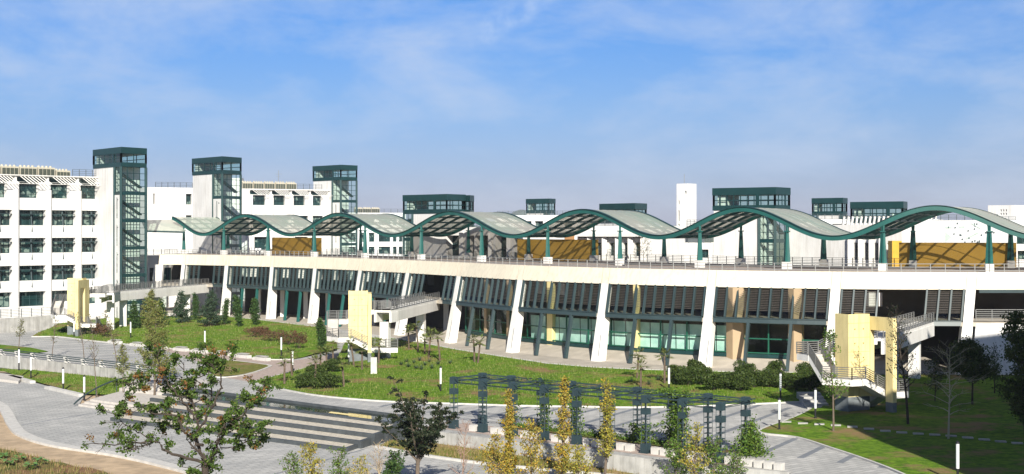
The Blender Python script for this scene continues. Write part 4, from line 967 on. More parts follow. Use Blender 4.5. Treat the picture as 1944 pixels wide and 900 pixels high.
# terraces and tower behind the gap
b5 = thing('terrace_building', 'far white building with terrace windows beside a slender turret', 'building', (5, 340, 0))
Q5, L5_ = facade(b5, P2(940, 344), P2(1112, 335), 0, 20.7, [(19.3, 17.6, [(992, 1009), (1015, 1031), (1070, 1085)]), (16.6, 14.5, [(950, 970), (1060, 1080)])], 14, WALLB, 1.0, 3, 1)
roofrail(b5, Q5, .5, L5_ - .3, 20.5, 1.2, gap=1.4)
lantern('small distant green capped turret over the white terraces', (1000, 356), (1042, 350), (1053, 354), 24.9, 0, 0, .80, 4, gz=16, stairs=False, capn=5)
# block six, pilastered
A6, B6 = P2(1096, 236), P2(1228, 228)
b6 = thing('pilastered_block', 'white pilastered building with narrow French windows and small balconies', 'building', (12, 235, 0))
Q6, L6_ = facade(b6, A6, B6, 0, 17.95, [(15.2, 13.1, [(1101, 1113), (1131, 1143), (1156, 1168), (1183, 1193), (1204, 1217)])], 12, WALL, .8, 2, 2, rail=True)
for x in (1122, 1150, 1175, 1199, 1223):
    mb = MB(); mb.obox(Q6(ray_u(V(A6), V(B6), x), 8.2, -.4), V((.42, -.03, 0)), V((.03, .38, 0)), V((0, 0, 8.2))); mb.build('pilaster', WALL, b6)
mb = MB(); mb.bar(Q6(.2, 16.45, -.85), Q6(L6_ - .2, 16.45, -.85), .9, .5); mb.build('cornice', WALL, b6)
mb = MB(); mb.bar(Q6(.5, 16.05, -.4), Q6(L6_ - .2, 16.05, -.4), .12, .14); mb.build('sunshade_bar', DKGREEN, b6)
roofrail(b6, Q6, .5, L6_ - .3, 17.7, 1.1)
lantern('green capped tower peeping over the fourth canopy crest', (1140, 270), (1205, 262), (1226, 267), 22.2, 0, 0.0, .98, 5, gz=12, capn=6)
# middle distance low terraces
b65 = thing('terrace_building', 'low white terraced building between the slim tower and the pilastered block', 'building', (28, 300, 0))
Q65, L65 = facade(b65, P2(1205, 292), P2(1352, 286), 0, 14.6, [(13.3, 11.6, [(1232, 1246), (1257, 1273), (1283, 1288), (1292, 1297), (1330, 1345)])], 12, WALL, .7, 2, 1)
roofrail(b65, Q65, .5, L65 - .3, 14.3, 1.2)
b66 = thing('distant_block', 'distant low white block seen left of the slim tower', 'building', (40, 420, 0))
Q66, L66 = facade(b66, P2(1215, 424), P2(1300, 420), 0, 15.6, [(14.4, 12.6, [(1223, 1236), (1243, 1256), (1262, 1278)])], 12, WALLB, .7, 2, 1)
# slim campanile
tw = thing('bell_tower', 'slim tall white tower with slot windows and an antenna', 'tower', (XX(1298, 332), 332, 0))
facade(tw, P2(1284.5, 330), P2(1306, 328), 0, 27.9, [(26.2, 25.6, [(1300, 1303)]), (24, 23.1, [(1288, 1290)]), (21.7, 19.2, [(1287.5, 1290)]), (18.6, 15.8, [(1287.5, 1290)])], 3.6, WALL, .4, 1, 0)
mb = MB(); p0, p1 = P2(1306.2, 328), P2(1313, 332); mb.prism([p0, p1, (p1[0] - .2, p1[1] + 3), (p0[0] - .2, p0[1] + 3)], 0, 27.9); mb.build('side_wall', WALL, tw)
mb = MB(); mb.tube((XX(1299, 332), 332, 27.8), (XX(1299, 332), 332, 30.2), .06); mb.build('antenna', RAIL, tw)
mb = MB(); 
for z in (25.4, 24.1): p = P2(1309, 329.7); mb.box(p[0] - .3, p[1] - .6, z, p[0] + .3, p[1] - .1, z + .9)
mb.build('window_box', GREYGREEN, tw)
gr = MB(); railing(gr, [V((XX(1304, 312), 312, ZZ(434, 312))), V((XX(1332, 312), 312, ZZ(434, 312)))], 1.9, 6, .8, .09, .09)
gr.box(XX(1303, 314), 311, ZZ(434, 312) - 8, XX(1334, 314), 316, ZZ(434, 312)); tag(gr.build('rooftop_cage', [DKRAIL]), 'dark railed rooftop cage beside the slim white tower', 'roof cage')
# block seven: big cap with curved shadow wall
A7, B7 = P2(1351, 224), P2(1466, 219)
lantern('largest green capped glass tower, over the fifth canopy trough', (1355, 229), (1471, 222.5), (1498, 227), 24.0, 0, 0.0, .745, 5, gz=10.5, capn=9)
b7 = thing('long_wall_building', 'long blank white wall with three narrow windows at its end, behind the deck', 'building', (50, 212, 0))
A7b, B7b = P2(1498, 226), P2(1712, 211)
Q7, L7_ = facade(b7, A7b, B7b, 0, 18.1, [(15.35, 12.8, [(1621, 1629), (1641, 1650), (1660, 1668), (1684, 1692)])], 12, WALL, .7, 1, 1)
for x in (1615, 1635, 1655, 1674):
    mb = MB(); mb.obox(Q7(ray_u(V(A7b), V(B7b), x), 8.1, -.35), V((.3, -.02, 0)), V((.02, .33, 0)), V((0, 0, 8.1))); mb.build('pilaster', WALL, b7)
def fins(r, Q, u0, u1, z, h, n):
    mb = MB()
    for k in range(n): u = u0 + (u1 - u0) * k / (n - 1); mb.bar(Q(u, z, .4), Q(u + .25, z + h, .4), .28, .5, up=(0, 1, 0))
    mb.build('roof_fin', COLW, r); mb = MB(); mb.bar(Q(u0, z + h, .5), Q(u1, z + h, .5), .12, .12); mb.bar(Q(u0, z + h * .5, .8), Q(u1, z + h * .5, .8), .1, .1); mb.build('roof_railing', DKRAIL, r)
fins(b7, Q7, 9.8, L7_ - .5, 18.0, 1.35, 14)
# blocks eight and nine
b8 = thing('terrace_building', 'far white terraced building under the two right hand capped turrets', 'building', (70, 300, 0))
Q8, L8_ = facade(b8, P2(1520, 296), P2(1780, 286), 0, 19.4, [(18.5, 17.3, [(1560, 1574), (1580, 1612)])], 14, WALLB, .8, 4, 0)
roofrail(b8, Q8, .5, L8_ - .3, 19.2, 1.3, gap=1.5); fins(b8, Q8, L8_ - 9, L8_ - .5, 19.3, 1.2, 12)
lantern('left one of the two small turrets on the right, dark framed', (1543, 300), (1599, 295), (1607, 299), 23.9, 0, .16, .93, 4, gz=18, stairs=False, capn=5)
lantern('wide low green capped turret right of the dark framed one', (1616.5, 246), (1713, 240), (1720, 244), 22.1, 0, 0, .98, 5, gz=14, capn=8)
# patterned wall
b9 = thing('patterned_wall_building', 'white building wall sprinkled with small dots and pale slanted marks', 'building', (85, 255, 0))
Q9, L9_ = facade(b9, P2(1700, 262), P2(1896, 250), 0, 19.0, [(16.2, 14.6, [(1705 + 11 * k, 1711 + 11 * k) for k in range(7)])], 12, WALLB, .6, 1, 0)
u9 = lambda x: ray_u(V(P2(1700, 262)), V(P2(1896, 250)), x)
rs = random.Random(3); mb = MB()
for k in range(26):
    x, y = rs.uniform(1788, 1888), rs.uniform(423, 462); u = u9(x); z = ZZ(y, 256); mb.obox(Q9(u, z, -.02), V((.13, 0, 0)), V((0, .02, 0)), V((0, 0, .13)))
mb.build('wall_dot', DKGREEN, b9)
mb = MB()
for x, y, dx, dy in ((1797, 432, 10, 0), (1853, 428, 9, -5), (1846, 448, 12, 6), (1826, 431, 5, 0)):
    mb.bar(Q9(u9(x - dx), ZZ(y + dy, 256), -.02), Q9(u9(x + dx), ZZ(y - dy, 256), -.02), .30, .03, up=(0, 1, 0))
a, b, c = Q9(u9(1795), ZZ(441, 256), -.03), Q9(u9(1807), ZZ(450, 256), -.03), Q9(u9(1795), ZZ(460, 256), -.03); mb.add([a, b, c], [(0, 2, 1)])
mb.build('wall_mark', mat('pale_green_mark', (.55, .66, .58), .8), b9)
roofrail(b9, Q9, 7, L9_ - .3, 18.9, 1.1)
cbx = thing('white_roof_box', 'white cubic roof box with six small square openings', 'roof hut', (XX(1900, 286), 286, 0))
facade(cbx, P2(1875.5, 288), P2(1926, 284), 0, 22.2, [(21.35, 20.95, [(1899, 1901.5), (1904, 1906.5), (1909, 1911.5)]), (20.65, 20.25, [(1899, 1901.5), (1904, 1906.5), (1909, 1911.5)])], 6, WALL, .4, 1, 0)
mb = MB(); railing(mb, [V((XX(1902, 280), 280, 18.5)), V((XX(1928, 280), 280, 18.5))], 1.4, 5, 1.3, .07, .07); mb.build('railing', DKRAIL, cbx)
b10 = thing('end_building', 'white building with stacked balconies cut off by the right edge', 'building', (80, 215, 0))
facade(b10, P2(1927, 212), P2(2080, 208), 0, 17.5, [(16.9, 15.2, [(1930, 1960)]), (14.2, 12.9, [(1932, 1960)])], 10, WALL, 1.0, 3, 1)
# ochre bits of a doorway behind the deck railing
mb = MB(); pz = P2(1700, 209); mb.box(pz[0] - .7, 208.2, 0, pz[0] + .7, 210.5, 15.7); tag(mb.build('doorway_box', mat('amber_panel', (.62, .36, .03), .7)), 'small amber yellow box beside the long ochre screen wall', 'kiosk')
mb = MB(); pz = P2(1079, 240); mb.box(pz[0] - .8, 234.6, 0, pz[0] + .8, 236, 16.6); tag(mb.build('doorway_box', mat('brown_panel', (.30, .15, .05), .7)), 'brown box behind the middle ochre wall', 'kiosk')
# unseen block added outside the frame, heights stepped to shape the garden shade
shade_block = thing('white_block', 'tall white shadow caster added out of view to the right, shading the garden', 'building', (70, 76, -1.5))
facade(shade_block, (35.4, 74), (45, 75.5), -1.6, 28.8, [], 10, WALL)
facade(shade_block, (45.3, 75.5), (57, 78), -1.6, 41, [], 10, WALL)
facade(shade_block, (57.3, 78), (110, 90), -1.6, 46, [], 10, WALL)
# low boundary wall and road edge under the five storey block
rw = ribbon([G(-80, 635), G(0, 632), G(98, 625)], .6, -.1, 2.4, 'boundary_wall', CONC)
tag(rw, 'grey concrete boundary wall with railing below the five storey block', 'wall')
mb = MB(); railing(mb, [V((*G(-80, 635), 2.4)), V((*G(98, 625), 2.4))], 1.4, 6, 1.9, .06, .1); o = mb.build('railing', DKRAIL, rw)
# distant hill and far town
hill = MB(); rr = []
for k in range(121):
    x = -900 + 1800 * k / 120; h = 26 + 62 * math.exp(-((x - 30) / 62) ** 2) + 3 * math.sin(k * .9)
    rr.append([V((x, 5200, -2)), V((x, 5000, h * .6)), V((x, 5100, h)), V((x, 5600, -2))])
hill.sweep(rr, closed=False, caps=False); tag(hill.build('hills', mat('hill_green', (.10, .13, .10), .95), smooth=True), kind='structure')
# ================================================================ pergola
pg = thing('pergola', 'dark green lattice steel pergola with vines on the near terrace', 'pergola', (*PA, 0))
NB = 8; PH = 4.3
def V3(p, z): return V((p[0], p[1], z))
d3 = V3(pdir, 0); n3 = V3(PN_, 0); DEP = 4.2
def post(u, v):
    c = PQ(u, v); o = V3(c, 0)
    mb = MB(); a = .24
    for sx in (-1, 1):
        for sy in (-1, 1): mb.bar(o + d3 * a * sx + n3 * a * sy, o + d3 * a * sx + n3 * a * sy + V((0, 0, PH - .2)), .04)
    mb.bar(o, o + V((0, 0, PH - .1)), .10)
    for k in range(6):
        z = .95 + k * .42
        for sx in (-1, 1): mb.bar(o + d3 * a * sx - n3 * a + V((0, 0, z)), o + d3 * a * sx + n3 * a + V((0, 0, z)), .05); mb.bar(o - d3 * a + n3 * a * sx + V((0, 0, z)), o + d3 * a + n3 * a * sx + V((0, 0, z)), .05)
    p = mb.build('post', PERG, pg)
    m2 = MB(); m2.obox(o + V((0, 0, .36)), d3 * .31, n3 * .31, (0, 0, .36)); m2.obox(o + V((0, 0, .03)), d3 * .42, n3 * .42, (0, 0, .03)); m2.build('base', PERG, p)
    m2 = MB(); m2.obox(o + V((0, 0, 3.25)), d3 * .29, n3 * .29, (0, 0, .24)); m2.build('collar', PERG, p); m2 = MB(); m2.obox(o + V((0, 0, PH - .1)), d3 * .27, n3 * .27, (0, 0, .3)); m2.build('collar', PERG, p)
for i in range(NB + 1):
    u = PLEN * i / NB; post(u, 0); post(u - .45, DEP)
mb = MB()
for v in (-.22, .22, DEP - .22, DEP + .22):
    for z in (PH - .28, PH + .06):
        mb.bar(V3(PQ(-.3, v), z), V3(PQ(PLEN + .3, v), z), .05)
for v in (1.4, 2.8): mb.bar(V3(PQ(-.3, v), PH + .1), V3(PQ(PLEN + .3, v), PH + .1), .045)
for i in range(NB * 3 + 1):
    u = PLEN * i / (NB * 3)
    for v in (-.22, DEP + .22): mb.bar(V3(PQ(u, v), PH - .28), V3(PQ(u, v), PH + .06), .04)
mb.build('long_beam', PERG, pg)
for i in range(NB + 1):
    u = PLEN * i / NB; mb = MB()
    for du in (-.2, .2):
        for z in (PH + .1, PH - .2): mb.bar(V3(PQ(u + du, -.3), z), V3(PQ(u + du, DEP + .3), z), .055)
    for k in range(5): v = .2 + (DEP - .4) * k / 4; mb.bar(V3(PQ(u - .2, v), PH + .1), V3(PQ(u + .2, v), PH + .1), .05)
    mb.build('cross_beam', PERG, pg)
# cubes of pale stone along the terrace edge
cb = thing('stone_cube', 'pale stone cube seat in the row along the pergola edge', 'stone seat', (0, 0, 0), 'stone cube seats'); mb = MB(); mb.box(-.30, -.28, 0, .30, .28, .52); mb.build('body', KERB, cb)
k = 0; u = 2.4
while u < PLEN + 5.2:
    ph = u % (PLEN / NB)
    if not (ph < .75 or ph > PLEN / NB - .75) or u > PLEN + .8:
        p = PQ(u, -.05); c = cb if k == 0 else copy_thing(cb, (p.x, p.y, .01)); c.location = (p.x, p.y, .012); c.rotation_euler = (0, 0, math.atan2(pdir.y, pdir.x)); k += 1
    u += .84
# ================================================================ lamp posts
def lamp_proto():
    r = thing('lamp_post', '', 'lamp', (0, 0, 0), 'cylindrical garden lamp posts')
    m = MB(); m.tube((0, 0, -.05), (0, 0, .85), .085, n=12); m.tube((0, 0, -.05), (0, 0, .06), .15, n=12); m.build('base', LAMPB, r)
    m = MB(); m.tube((0, 0, .852), (0, 0, 2.55), .115, n=14); m.build('tube', LAMPW, r, smooth=False)
    m = MB(); m.tube((0, 0, 2.552), (0, 0, 2.66), .135, .12, n=14); m.tube((0, 0, 2.66), (0, 0, 2.75), .12, .02, n=14); m.build('cap', LAMPB, r)
    return r
lp = lamp_proto(); first = True
LMP = [(36, 701.6, -.3, 'white lamp post farthest left by the planter wall'), (58.7, 716, -1.2, 'lamp post second from left, at the sunken lawn corner'), (120, 741.7, -1.4, 'lamp post in the front edge of the sunken lawn, left of its pair'), (160, 759, -1.45, 'lamp post closest to the broad steps'),
 (389, 661.5, .15, 'lone lamp post standing behind the stone benches'), (140.6, 640, .1, 'lamp post in front of the farthest yellow stair tower'), (248, 642, .3, 'lamp post between conifers near the far lawn'),
 (534, 676, .2, 'lamp post beside the brick walk, left of the palms'), (555.4, 706, .1, 'lamp post left of the round dark bushes'), (662, 691, .4, 'lamp post in front of the middle yellow stair tower'),
 (836.6, 744, .2, 'lamp post in the centre lawn behind the dark feathery tree'), (1270, 744, .3, 'lamp post on the centre lawn behind the pergola'), (1481.7, 757, .2, 'lamp post at the right end of the hedge'), (1479.5, 815, .1, 'lamp post at the tip of the shaded lawn beside the path'),
 (1548, 793, .15, 'lamp post left of the nearest yellow stair tower'), (1818, 913, .2, 'lamp post standing in deep shade at the lower right'), (1100, 700.5, .9, None)]
for x, y, z, lab in LMP:
    if lab is None: continue
    p = G(x, y, z)
    if first: lp.location = (p[0], p[1], z); lp['label'] = lab; first = False
    else: copy_thing(lp, (p[0], p[1], z), label=lab)
# short concrete pillar on the lawn, small bin light
p = G(710, 715, .2); m = MB(); m.box(p[0] - .35, p[1] - .3, 0, p[0] + .35, p[1] + .3, 2.45); m.box(p[0] - .55, p[1] - .5, .0, p[0] + .55, p[1] + .5, .28); tag(m.build('stone_pillar', KERB), 'short square pale stone pillar on the lawn beside the round bushes', 'pillar')
p = G(1169, 884, -1.1); r = thing('ground_light', 'small boxy white ground light in the rough lawn', 'light', (p[0], p[1], -1.15)); m = MB(); m.box(p[0] - .14, p[1] - .1, -1.15, p[0] + .14, p[1] + .1, -.75); m.build('lamp', LAMPW, r); m = MB(); m.box(p[0] - .17, p[1] - .13, -.748, p[0] + .17, p[1] + .13, -.66); m.build('lid', LAMPB, r)
# ================================================================ people on the deck
SKIN = mat('skin', (.50, .33, .24), .7); HAIR = mat('hair_black', (.015, .012, .01), .7)
def person(label, x, Y, z, shirt, bend=0.0, rz=0.0):
    px_ = XX(x, Y); o0 = V((px_, Y, z))
    J = {'pel': (0, 0, .92), 'ch': (0, -bend * .45, 1.32 - bend * .12), 'nk': (0, -bend * .7, 1.50 - bend * .25), 'hd': (0, -bend * .8, 1.60 - bend * .28), 'tp': (0, -bend * .85, 1.71 - bend * .3),
         'kl': (-.11, -.03, .48), 'al': (-.12, .02, .08), 'tl': (-.12, -.14, .04), 'kr': (.11, -.05, .48), 'ar': (.13, 0, .08), 'tr': (.13, -.16, .04),
         'sl': (-.19, -bend * .6, 1.42 - bend * .2), 'el': (-.25, -bend * .6 - .02, 1.14 - bend * .2), 'hl': (-.22, -bend * .7 - .18, .94 - bend * .15), 'sr': (.19, -bend * .6, 1.42 - bend * .2), 'er': (.26, -bend * .6 - .02, 1.14 - bend * .2), 'hr': (.2, -bend * .7 - .2, .97 - bend * .15)}
    R = {'pel': .14, 'ch': .16, 'nk': .055, 'hd': .095, 'tp': .07, 'kl': .065, 'al': .045, 'tl': .04, 'kr': .065, 'ar': .045, 'tr': .04, 'sl': .065, 'el': .045, 'hl': .04, 'sr': .065, 'er': .045, 'hr': .04}
    E = [('pel', 'ch'), ('ch', 'nk'), ('nk', 'hd'), ('hd', 'tp'), ('pel', 'kl'), ('kl', 'al'), ('al', 'tl'), ('pel', 'kr'), ('kr', 'ar'), ('ar', 'tr'), ('ch', 'sl'), ('sl', 'el'), ('el', 'hl'), ('ch', 'sr'), ('sr', 'er'), ('er', 'hr')]
    ks = list(J); me = bpy.data.meshes.new('person'); me.from_pydata([J[k] for k in ks], [(ks.index(a), ks.index(b)) for a, b in E], []); o = bpy.data.objects.new('person', me); C.objects.link(o)
    o.modifiers.new('skin', 'SKIN'); 
    for i, k in enumerate(ks): me.skin_vertices[0].data[i].radius = (R[k], R[k]); me.skin_vertices[0].data[i].use_root = (k == 'pel')
    sb = o.modifiers.new('sub', 'SUBSURF'); sb.levels = 1; sb.render_levels = 2
    me.materials.append(mat('trousers_dark', (.04, .045, .06), .9)); o.location = o0; o.rotation_euler = (0, 0, rz); tag(o, label, 'person')
    def part(nm, edges, grow, m):
        kk = sorted({q for e_ in edges for q in e_}, key=ks.index); mm = bpy.data.meshes.new(nm); mm.from_pydata([J[q] for q in kk], [(kk.index(a), kk.index(b)) for a, b in edges], []); c = bpy.data.objects.new(nm, mm); C.objects.link(c); c.modifiers.new('skin', 'SKIN')
        for i, q in enumerate(kk): mm.skin_vertices[0].data[i].radius = (R[q] * grow, R[q] * grow); mm.skin_vertices[0].data[i].use_root = (i == 0)
        s_ = c.modifiers.new('sub', 'SUBSURF'); s_.levels = 1; s_.render_levels = 2; mm.materials.append(m); c.parent = o
    part('shirt', [('pel', 'ch'), ('ch', 'sl'), ('sl', 'el'), ('ch', 'sr'), ('sr', 'er')], 1.14, shirt)
    part('face', [('nk', 'hd')], 1.12, SKIN); part('hair', [('hd', 'tp')], 1.18, HAIR)
WS = mat('shirt_white', (.75, .75, .75), .9); BS = mat('shirt_black', (.02, .02, .025), .9)
person('person in white shirt behind the deck railing, left of two', 486.5, 266, ZD - .04, WS, .1)
person('person in white shirt behind the deck railing, right of two', 493, 265, ZD - .04, WS, .0)
person('person in black bending over by a white canopy pedestal', 1187, 194.5, ZD - .04, BS, .75, .5)
# ================================================================ vegetation
def limb(mb, p, d, L, r0, r1, nseg=5, wob=.15, up=0.0, n=5, R=random):
    p, d = V(p), V(d).normalized(); pts = [p.copy()]; dirs = [d.copy()]
    for i in range(nseg):
        d = (d + V((R.gauss(0, wob), R.gauss(0, wob), R.gauss(0, wob) + up))).normalized(); p = p + d * (L / nseg); pts.append(p.copy()); dirs.append(d.copy())
    rings = []
    for i, (q, e) in enumerate(zip(pts, dirs)):
        r = r0 + (r1 - r0) * i / nseg; a = e.orthogonal().normalized(); b = e.cross(a)
        rings.append([q + a * (r * math.cos(2 * math.pi * j / n)) + b * (r * math.sin(2 * math.pi * j / n)) for j in range(n)])
    mb.sweep(rings); return pts, dirs
def along(pts, f):
    k = f * (len(pts) - 1); i = min(int(k), len(pts) - 2); return pts[i].lerp(pts[i + 1], k - i)
def leaf_obj(name, cs, size, m, parent, asp=.55, flat=0.0, szvar=.35):
    cs = np.asarray(cs, dtype=np.float64); n = len(cs)
    if n == 0: return None
    u = rng.normal(size=(n, 3)); u /= np.linalg.norm(u, axis=1)[:, None]; w = rng.normal(size=(n, 3)); w[:, 2] *= (1 - flat)
    w = np.cross(u, w); w /= np.linalg.norm(w, axis=1)[:, None] + 1e-9
    s = size * (1 + szvar * rng.uniform(-1, 1, size=(n, 1)))
    vs = np.stack([cs - u * s, cs - w * s * asp, cs + u * s, cs + w * s * asp], axis=1).reshape(-1, 3)
    o0 = wloc(parent) if parent is not None else V((0, 0, 0)); vs -= np.array(o0)
    me = bpy.data.meshes.new(name); me.vertices.add(4 * n); me.vertices.foreach_set('co', vs.ravel())
    me.loops.add(4 * n); me.loops.foreach_set('vertex_index', np.arange(4 * n, dtype=np.int32))
    me.polygons.add(n); me.polygons.foreach_set('loop_start', np.arange(0, 4 * n, 4, dtype=np.int32)); me.polygons.foreach_set('loop_total', np.full(n, 4, dtype=np.int32))
    me.update(); me.validate(); me.materials.append(m); o = bpy.data.objects.new(name, me); C.objects.link(o); o.parent = parent; return o
def gclump(c, n, s): return [tuple(c + V((random.gauss(0, s[0]), random.gauss(0, s[0]), random.gauss(0, s[1])))) for _ in range(n)]
def tree(name, label, cat, base, H, prof, nl=26, el=(10, 45), f0=.2, r=.12, bark=BARK, leaf=None, ls=.12, lpm=60, clump=.22, lean=(0, 0), group=None, twigs=3, wob=.12, crown_name='crown', top=1.0, seed=None, gap=0.0, lower=0.25, upc=0.05, flat=0.0, asp=.55):
    if seed is not None: random.seed(seed)
    base = V(base); t = thing(name, label, cat, base, group); mb = MB(); cs = []
    tp, td = limb(mb, base - V((0, 0, .25)), V((lean[0], lean[1], 1)), H * .97 + .25, r, r * .12, 9, .035, .02, 7)
    for i in range(nl):
        f = f0 + (1 - f0) * (i + random.random()) / nl * top; f = min(f, .985); q = along(tp, f); az = i * 2.399 + random.uniform(-.5, .5); e = math.radians(random.uniform(*el)); Lb = prof((f - f0) / (1 - f0)) * random.uniform(.65, 1.15)
        if Lb < .12: Lb = .12
        if random.random() < gap: continue
        d = V((math.cos(az) * math.cos(e), math.sin(az) * math.cos(e), math.sin(e)))
        lp_, _ = limb(mb, q, d, Lb, r * (1 - f) * .45 + .014, .008, 4, wob, upc, 4)
        segs = [lp_]
        for k in range(twigs):
            ff = random.uniform(.25, .9); q2 = along(lp_, ff); d2 = (d + V((random.gauss(0, .6), random.gauss(0, .6), random.gauss(.15, .4)))).normalized()
            l2, _ = limb(mb, q2, d2, Lb * random.uniform(.25, .5), .012, .006, 3, wob, upc, 3); segs.append(l2)
        if leaf:
            for j, sg in enumerate(segs):
                Ls = Lb if j == 0 else Lb * .4; nn = max(1, int(lpm * Ls * random.uniform(.6, 1.3)))
                for _ in range(nn):
                    ff = random.uniform(lower if j == 0 else 0, 1.0); q3 = along(sg, ff); cs.append(tuple(q3 + V((random.gauss(0, clump), random.gauss(0, clump), random.gauss(0, clump * .7)))))
    if leaf and f0 < .6:
        for _ in range(int(lpm * H * .2)): cs.append(tuple(along(tp, random.uniform(max(.5, f0), 1)) + V((random.gauss(0, clump * .7), random.gauss(0, clump * .7), random.gauss(0, clump)))))
    mb.build('trunk', bark, t)
    if leaf: leaf_obj(crown_name, cs, ls, leaf, t, asp, flat)
    return t
def at(x, y, hf=None, z=0.0):
    for _ in range(6):
        p = G(x, y, z)
        if hf is None: break
        z = hf(V(p))
    return V((p[0], p[1], z))
def hpx(y0, y1, Y): return (y0 - y1) * Y / FPX
cone = lambda R: (lambda f: R * (1 - f) ** .8 * (1.0 if f > .08 else .6 + 5 * f))
col = lambda R, k=.5: (lambda f: R * (math.sin(math.pi * min(1, .12 + .88 * f)) ** k) * (1 - .35 * f))
# conifers before the building
for x, yb, yt, R_, leaf, kind, lab, sd in [
 (344, 612, 549, 1.9, LF_CON, 'conifer', 'bluish broad conifer third from the right of the far lawn row', 1), (370, 607, 556, .9, LF_CYP, 'cypress', 'narrow dark cypress between the two bluish conifers', 2),
 (396, 620, 549, 2.5, LF_CON, 'conifer', 'widest bluish conifer in front of the second white column', 3), (427, 616, 566, .9, LF_CYP, 'cypress', 'small narrow cypress at the foot of a white column', 4),
 (454, 620, 559, 1.6, LF_CYP, 'cypress', 'bushy cypress before the first dark undercroft bay', 5), (484, 617, 566, 1.3, LF_CYP, 'cypress', 'low cypress just left of the open tiled undercroft', 6),
 (255, 624, 572, 1.2, LF_CYP, 'conifer', 'dim conifer behind the thin saplings near the bridge columns', 7), (283, 618, 547, 2.3, LF_LAR, 'conifer', 'green conifer leaning over the bridge columns', 8), (305, 618, 566, 1.5, LF_CYP, 'conifer', 'dark low conifer beside the bridge column', 9),
 (611, 662, 604, 1.3, LF_CYP, 'cypress', 'dark cypress left of the middle yellow stair tower', 10)]:
    p = at(x, yb, LH1 if x < 600 else None, .5)
    tree('conifer_tree' if kind == 'conifer' else 'cypress_tree', lab, kind, p, hpx(yb, yt, p.y), cone(R_) if kind == 'conifer' else col(R_ * .85, .6), 46, (-5, 25) if kind == 'conifer' else (35, 70), .08, .10, BARKD, leaf, .13, 44, .20, seed=sd, twigs=3, group='conifers on the far lawn')
# pale dawn redwood and thin saplings on the left
p = at(293, 752, None, -1.0); tree('redwood_tree', 'tall pale yellow green conifer rising behind the handrail', 'conifer', p, hpx(752, 568, p.y), lambda f: 2.3 * (1 - f) ** .7 + .25, 60, (5, 35), .22, .13, BARK, LF_LAR, .10, 34, .22, seed=21, twigs=3)
for x, yb, yt, z, R_, leaf, lpm, lab, sd in [
 (36, 660, 604, 0, .9, LF_OLIVE, 14, 'leftmost thin sapling beside the far road', 31), (99, 678, 596, 0, .9, LF_OLIVE, 5, 'bare stemmed sapling left of the farthest yellow tower', 32), (160, 684, 590, 0, 1.1, LF_OLIVE, 4, 'bare sapling before the shaft of the farthest yellow tower', 33),
 (184, 750, 590, -1.3, 1.2, LF_OLIVE, 3, 'tallest bare sapling on the sunken lawn', 34), (222, 694, 583, 0, 1.3, LF_OLIVE, 14, 'leafy sapling right of the tall bare one', 35), (234, 752, 652, -1.3, 1.3, LF_LAR, 34, 'green sapling on the sunken lawn near the handrail', 36)]:
    p = at(x, yb, None, z); tree('sapling', lab, 'sapling', p, hpx(yb, yt, p.y), lambda f, R_=R_: R_ * (1 - f) ** .5 + .1, 20, (25, 60), .35, .07, BARK, leaf, .09, lpm, .16, seed=sd, group='young trees on the left')
# palms
def palm(label, x, yb, yt, hf, z=.5, seed=0, R_=1.15):
    random.seed(900 + seed); p = at(x, yb, hf, z); H = hpx(yb, yt, p.y) - .35; t = thing('palm_tree', label, 'palm', p, 'young fan palms')
    m = MB(); q, _ = limb(m, p - V((0, 0, .1)), V((random.gauss(0, .04), random.gauss(0, .04), 1)), H + .1, .13, .10, 6, .02, 0, 7); m.build('trunk', mat('palm_trunk', (.14, .10, .07), .95, .4, 5), t)
    top = q[-1]; f = MB()
    for i in range(15):
        az = i * 2.4 + random.uniform(-.3, .3); e = random.uniform(-.5, 1.2); L_ = R_ * random.uniform(.8, 1.15); d = V((math.cos(az) * math.cos(e), math.sin(az) * math.cos(e), math.sin(e))); side = V((-math.sin(az), math.cos(az), 0)); c0 = top + d * L_ * .45
        f.bar(top, c0, .03)
        for j in range(8):
            a = (j - 3.5) / 3.5 * 1.15; dd = (d * math.cos(a) + side * math.sin(a) + V((0, 0, -.12 * abs(a)))).normalized(); e1 = c0 + dd * L_ * .62 + V((0, 0, -.08)); w = dd.cross(V((0, 0, 1))).normalized() * .06
            f.add([c0, c0.lerp(e1, .5) + w, e1, c0.lerp(e1, .5) - w], [(0, 1, 2, 3)])
    f.build('fronds', LF_PALM, t)
pl = [(776, 663, 622, 'palm at the foot of the middle bridge, first of the group'), (794, 668, 614, 'tallest palm of the group in front of the open undercroft'), (806, 672, 640, 'short palm in the middle of the bridge group'), (814, 679, 630, 'palm right of the tallest in the bridge group'), (835, 685, 634, 'palm beside the base of a white column'), (901, 687, 640, 'palm on the lawn, left one of the close pair'), (907, 689, 644, 'palm on the lawn, right one of the close pair'),
 (719, 690, 647, 'palm under the right landing of the middle stair tower'), (609, 697, 664, 'palm just left of the round bushes, behind'), (620, 698, 664, 'palm behind the round bushes'), (633, 690, 652, 'palm left of the middle stair tower plinth'), (653, 734, 682, 'palm in front of the round bushes at their right end'), (672, 695, 648, 'palm before the yellow shaft of the middle tower'), (687, 702, 660, 'palm at the portal post of the middle tower'), (597, 735, 682, 'palm standing among the round bushes'), (540, 727, 681, 'leftmost palm, beside the brick walk'), (554, 712, 666, 'palm right beside the lamp post by the round bushes'),
 (1209, 718, 668, 'palm on the lawn edge behind the pergola, taller one'), (1216, 735, 690, 'palm nearest the pergola on the lawn'), (1262, 727, 669, 'palm on the lawn left of the hedge')]
for i, (x, yb, yt, lab) in enumerate(pl): palm(lab, x, yb, yt, LH3 if x > 560 else None, .3, i)
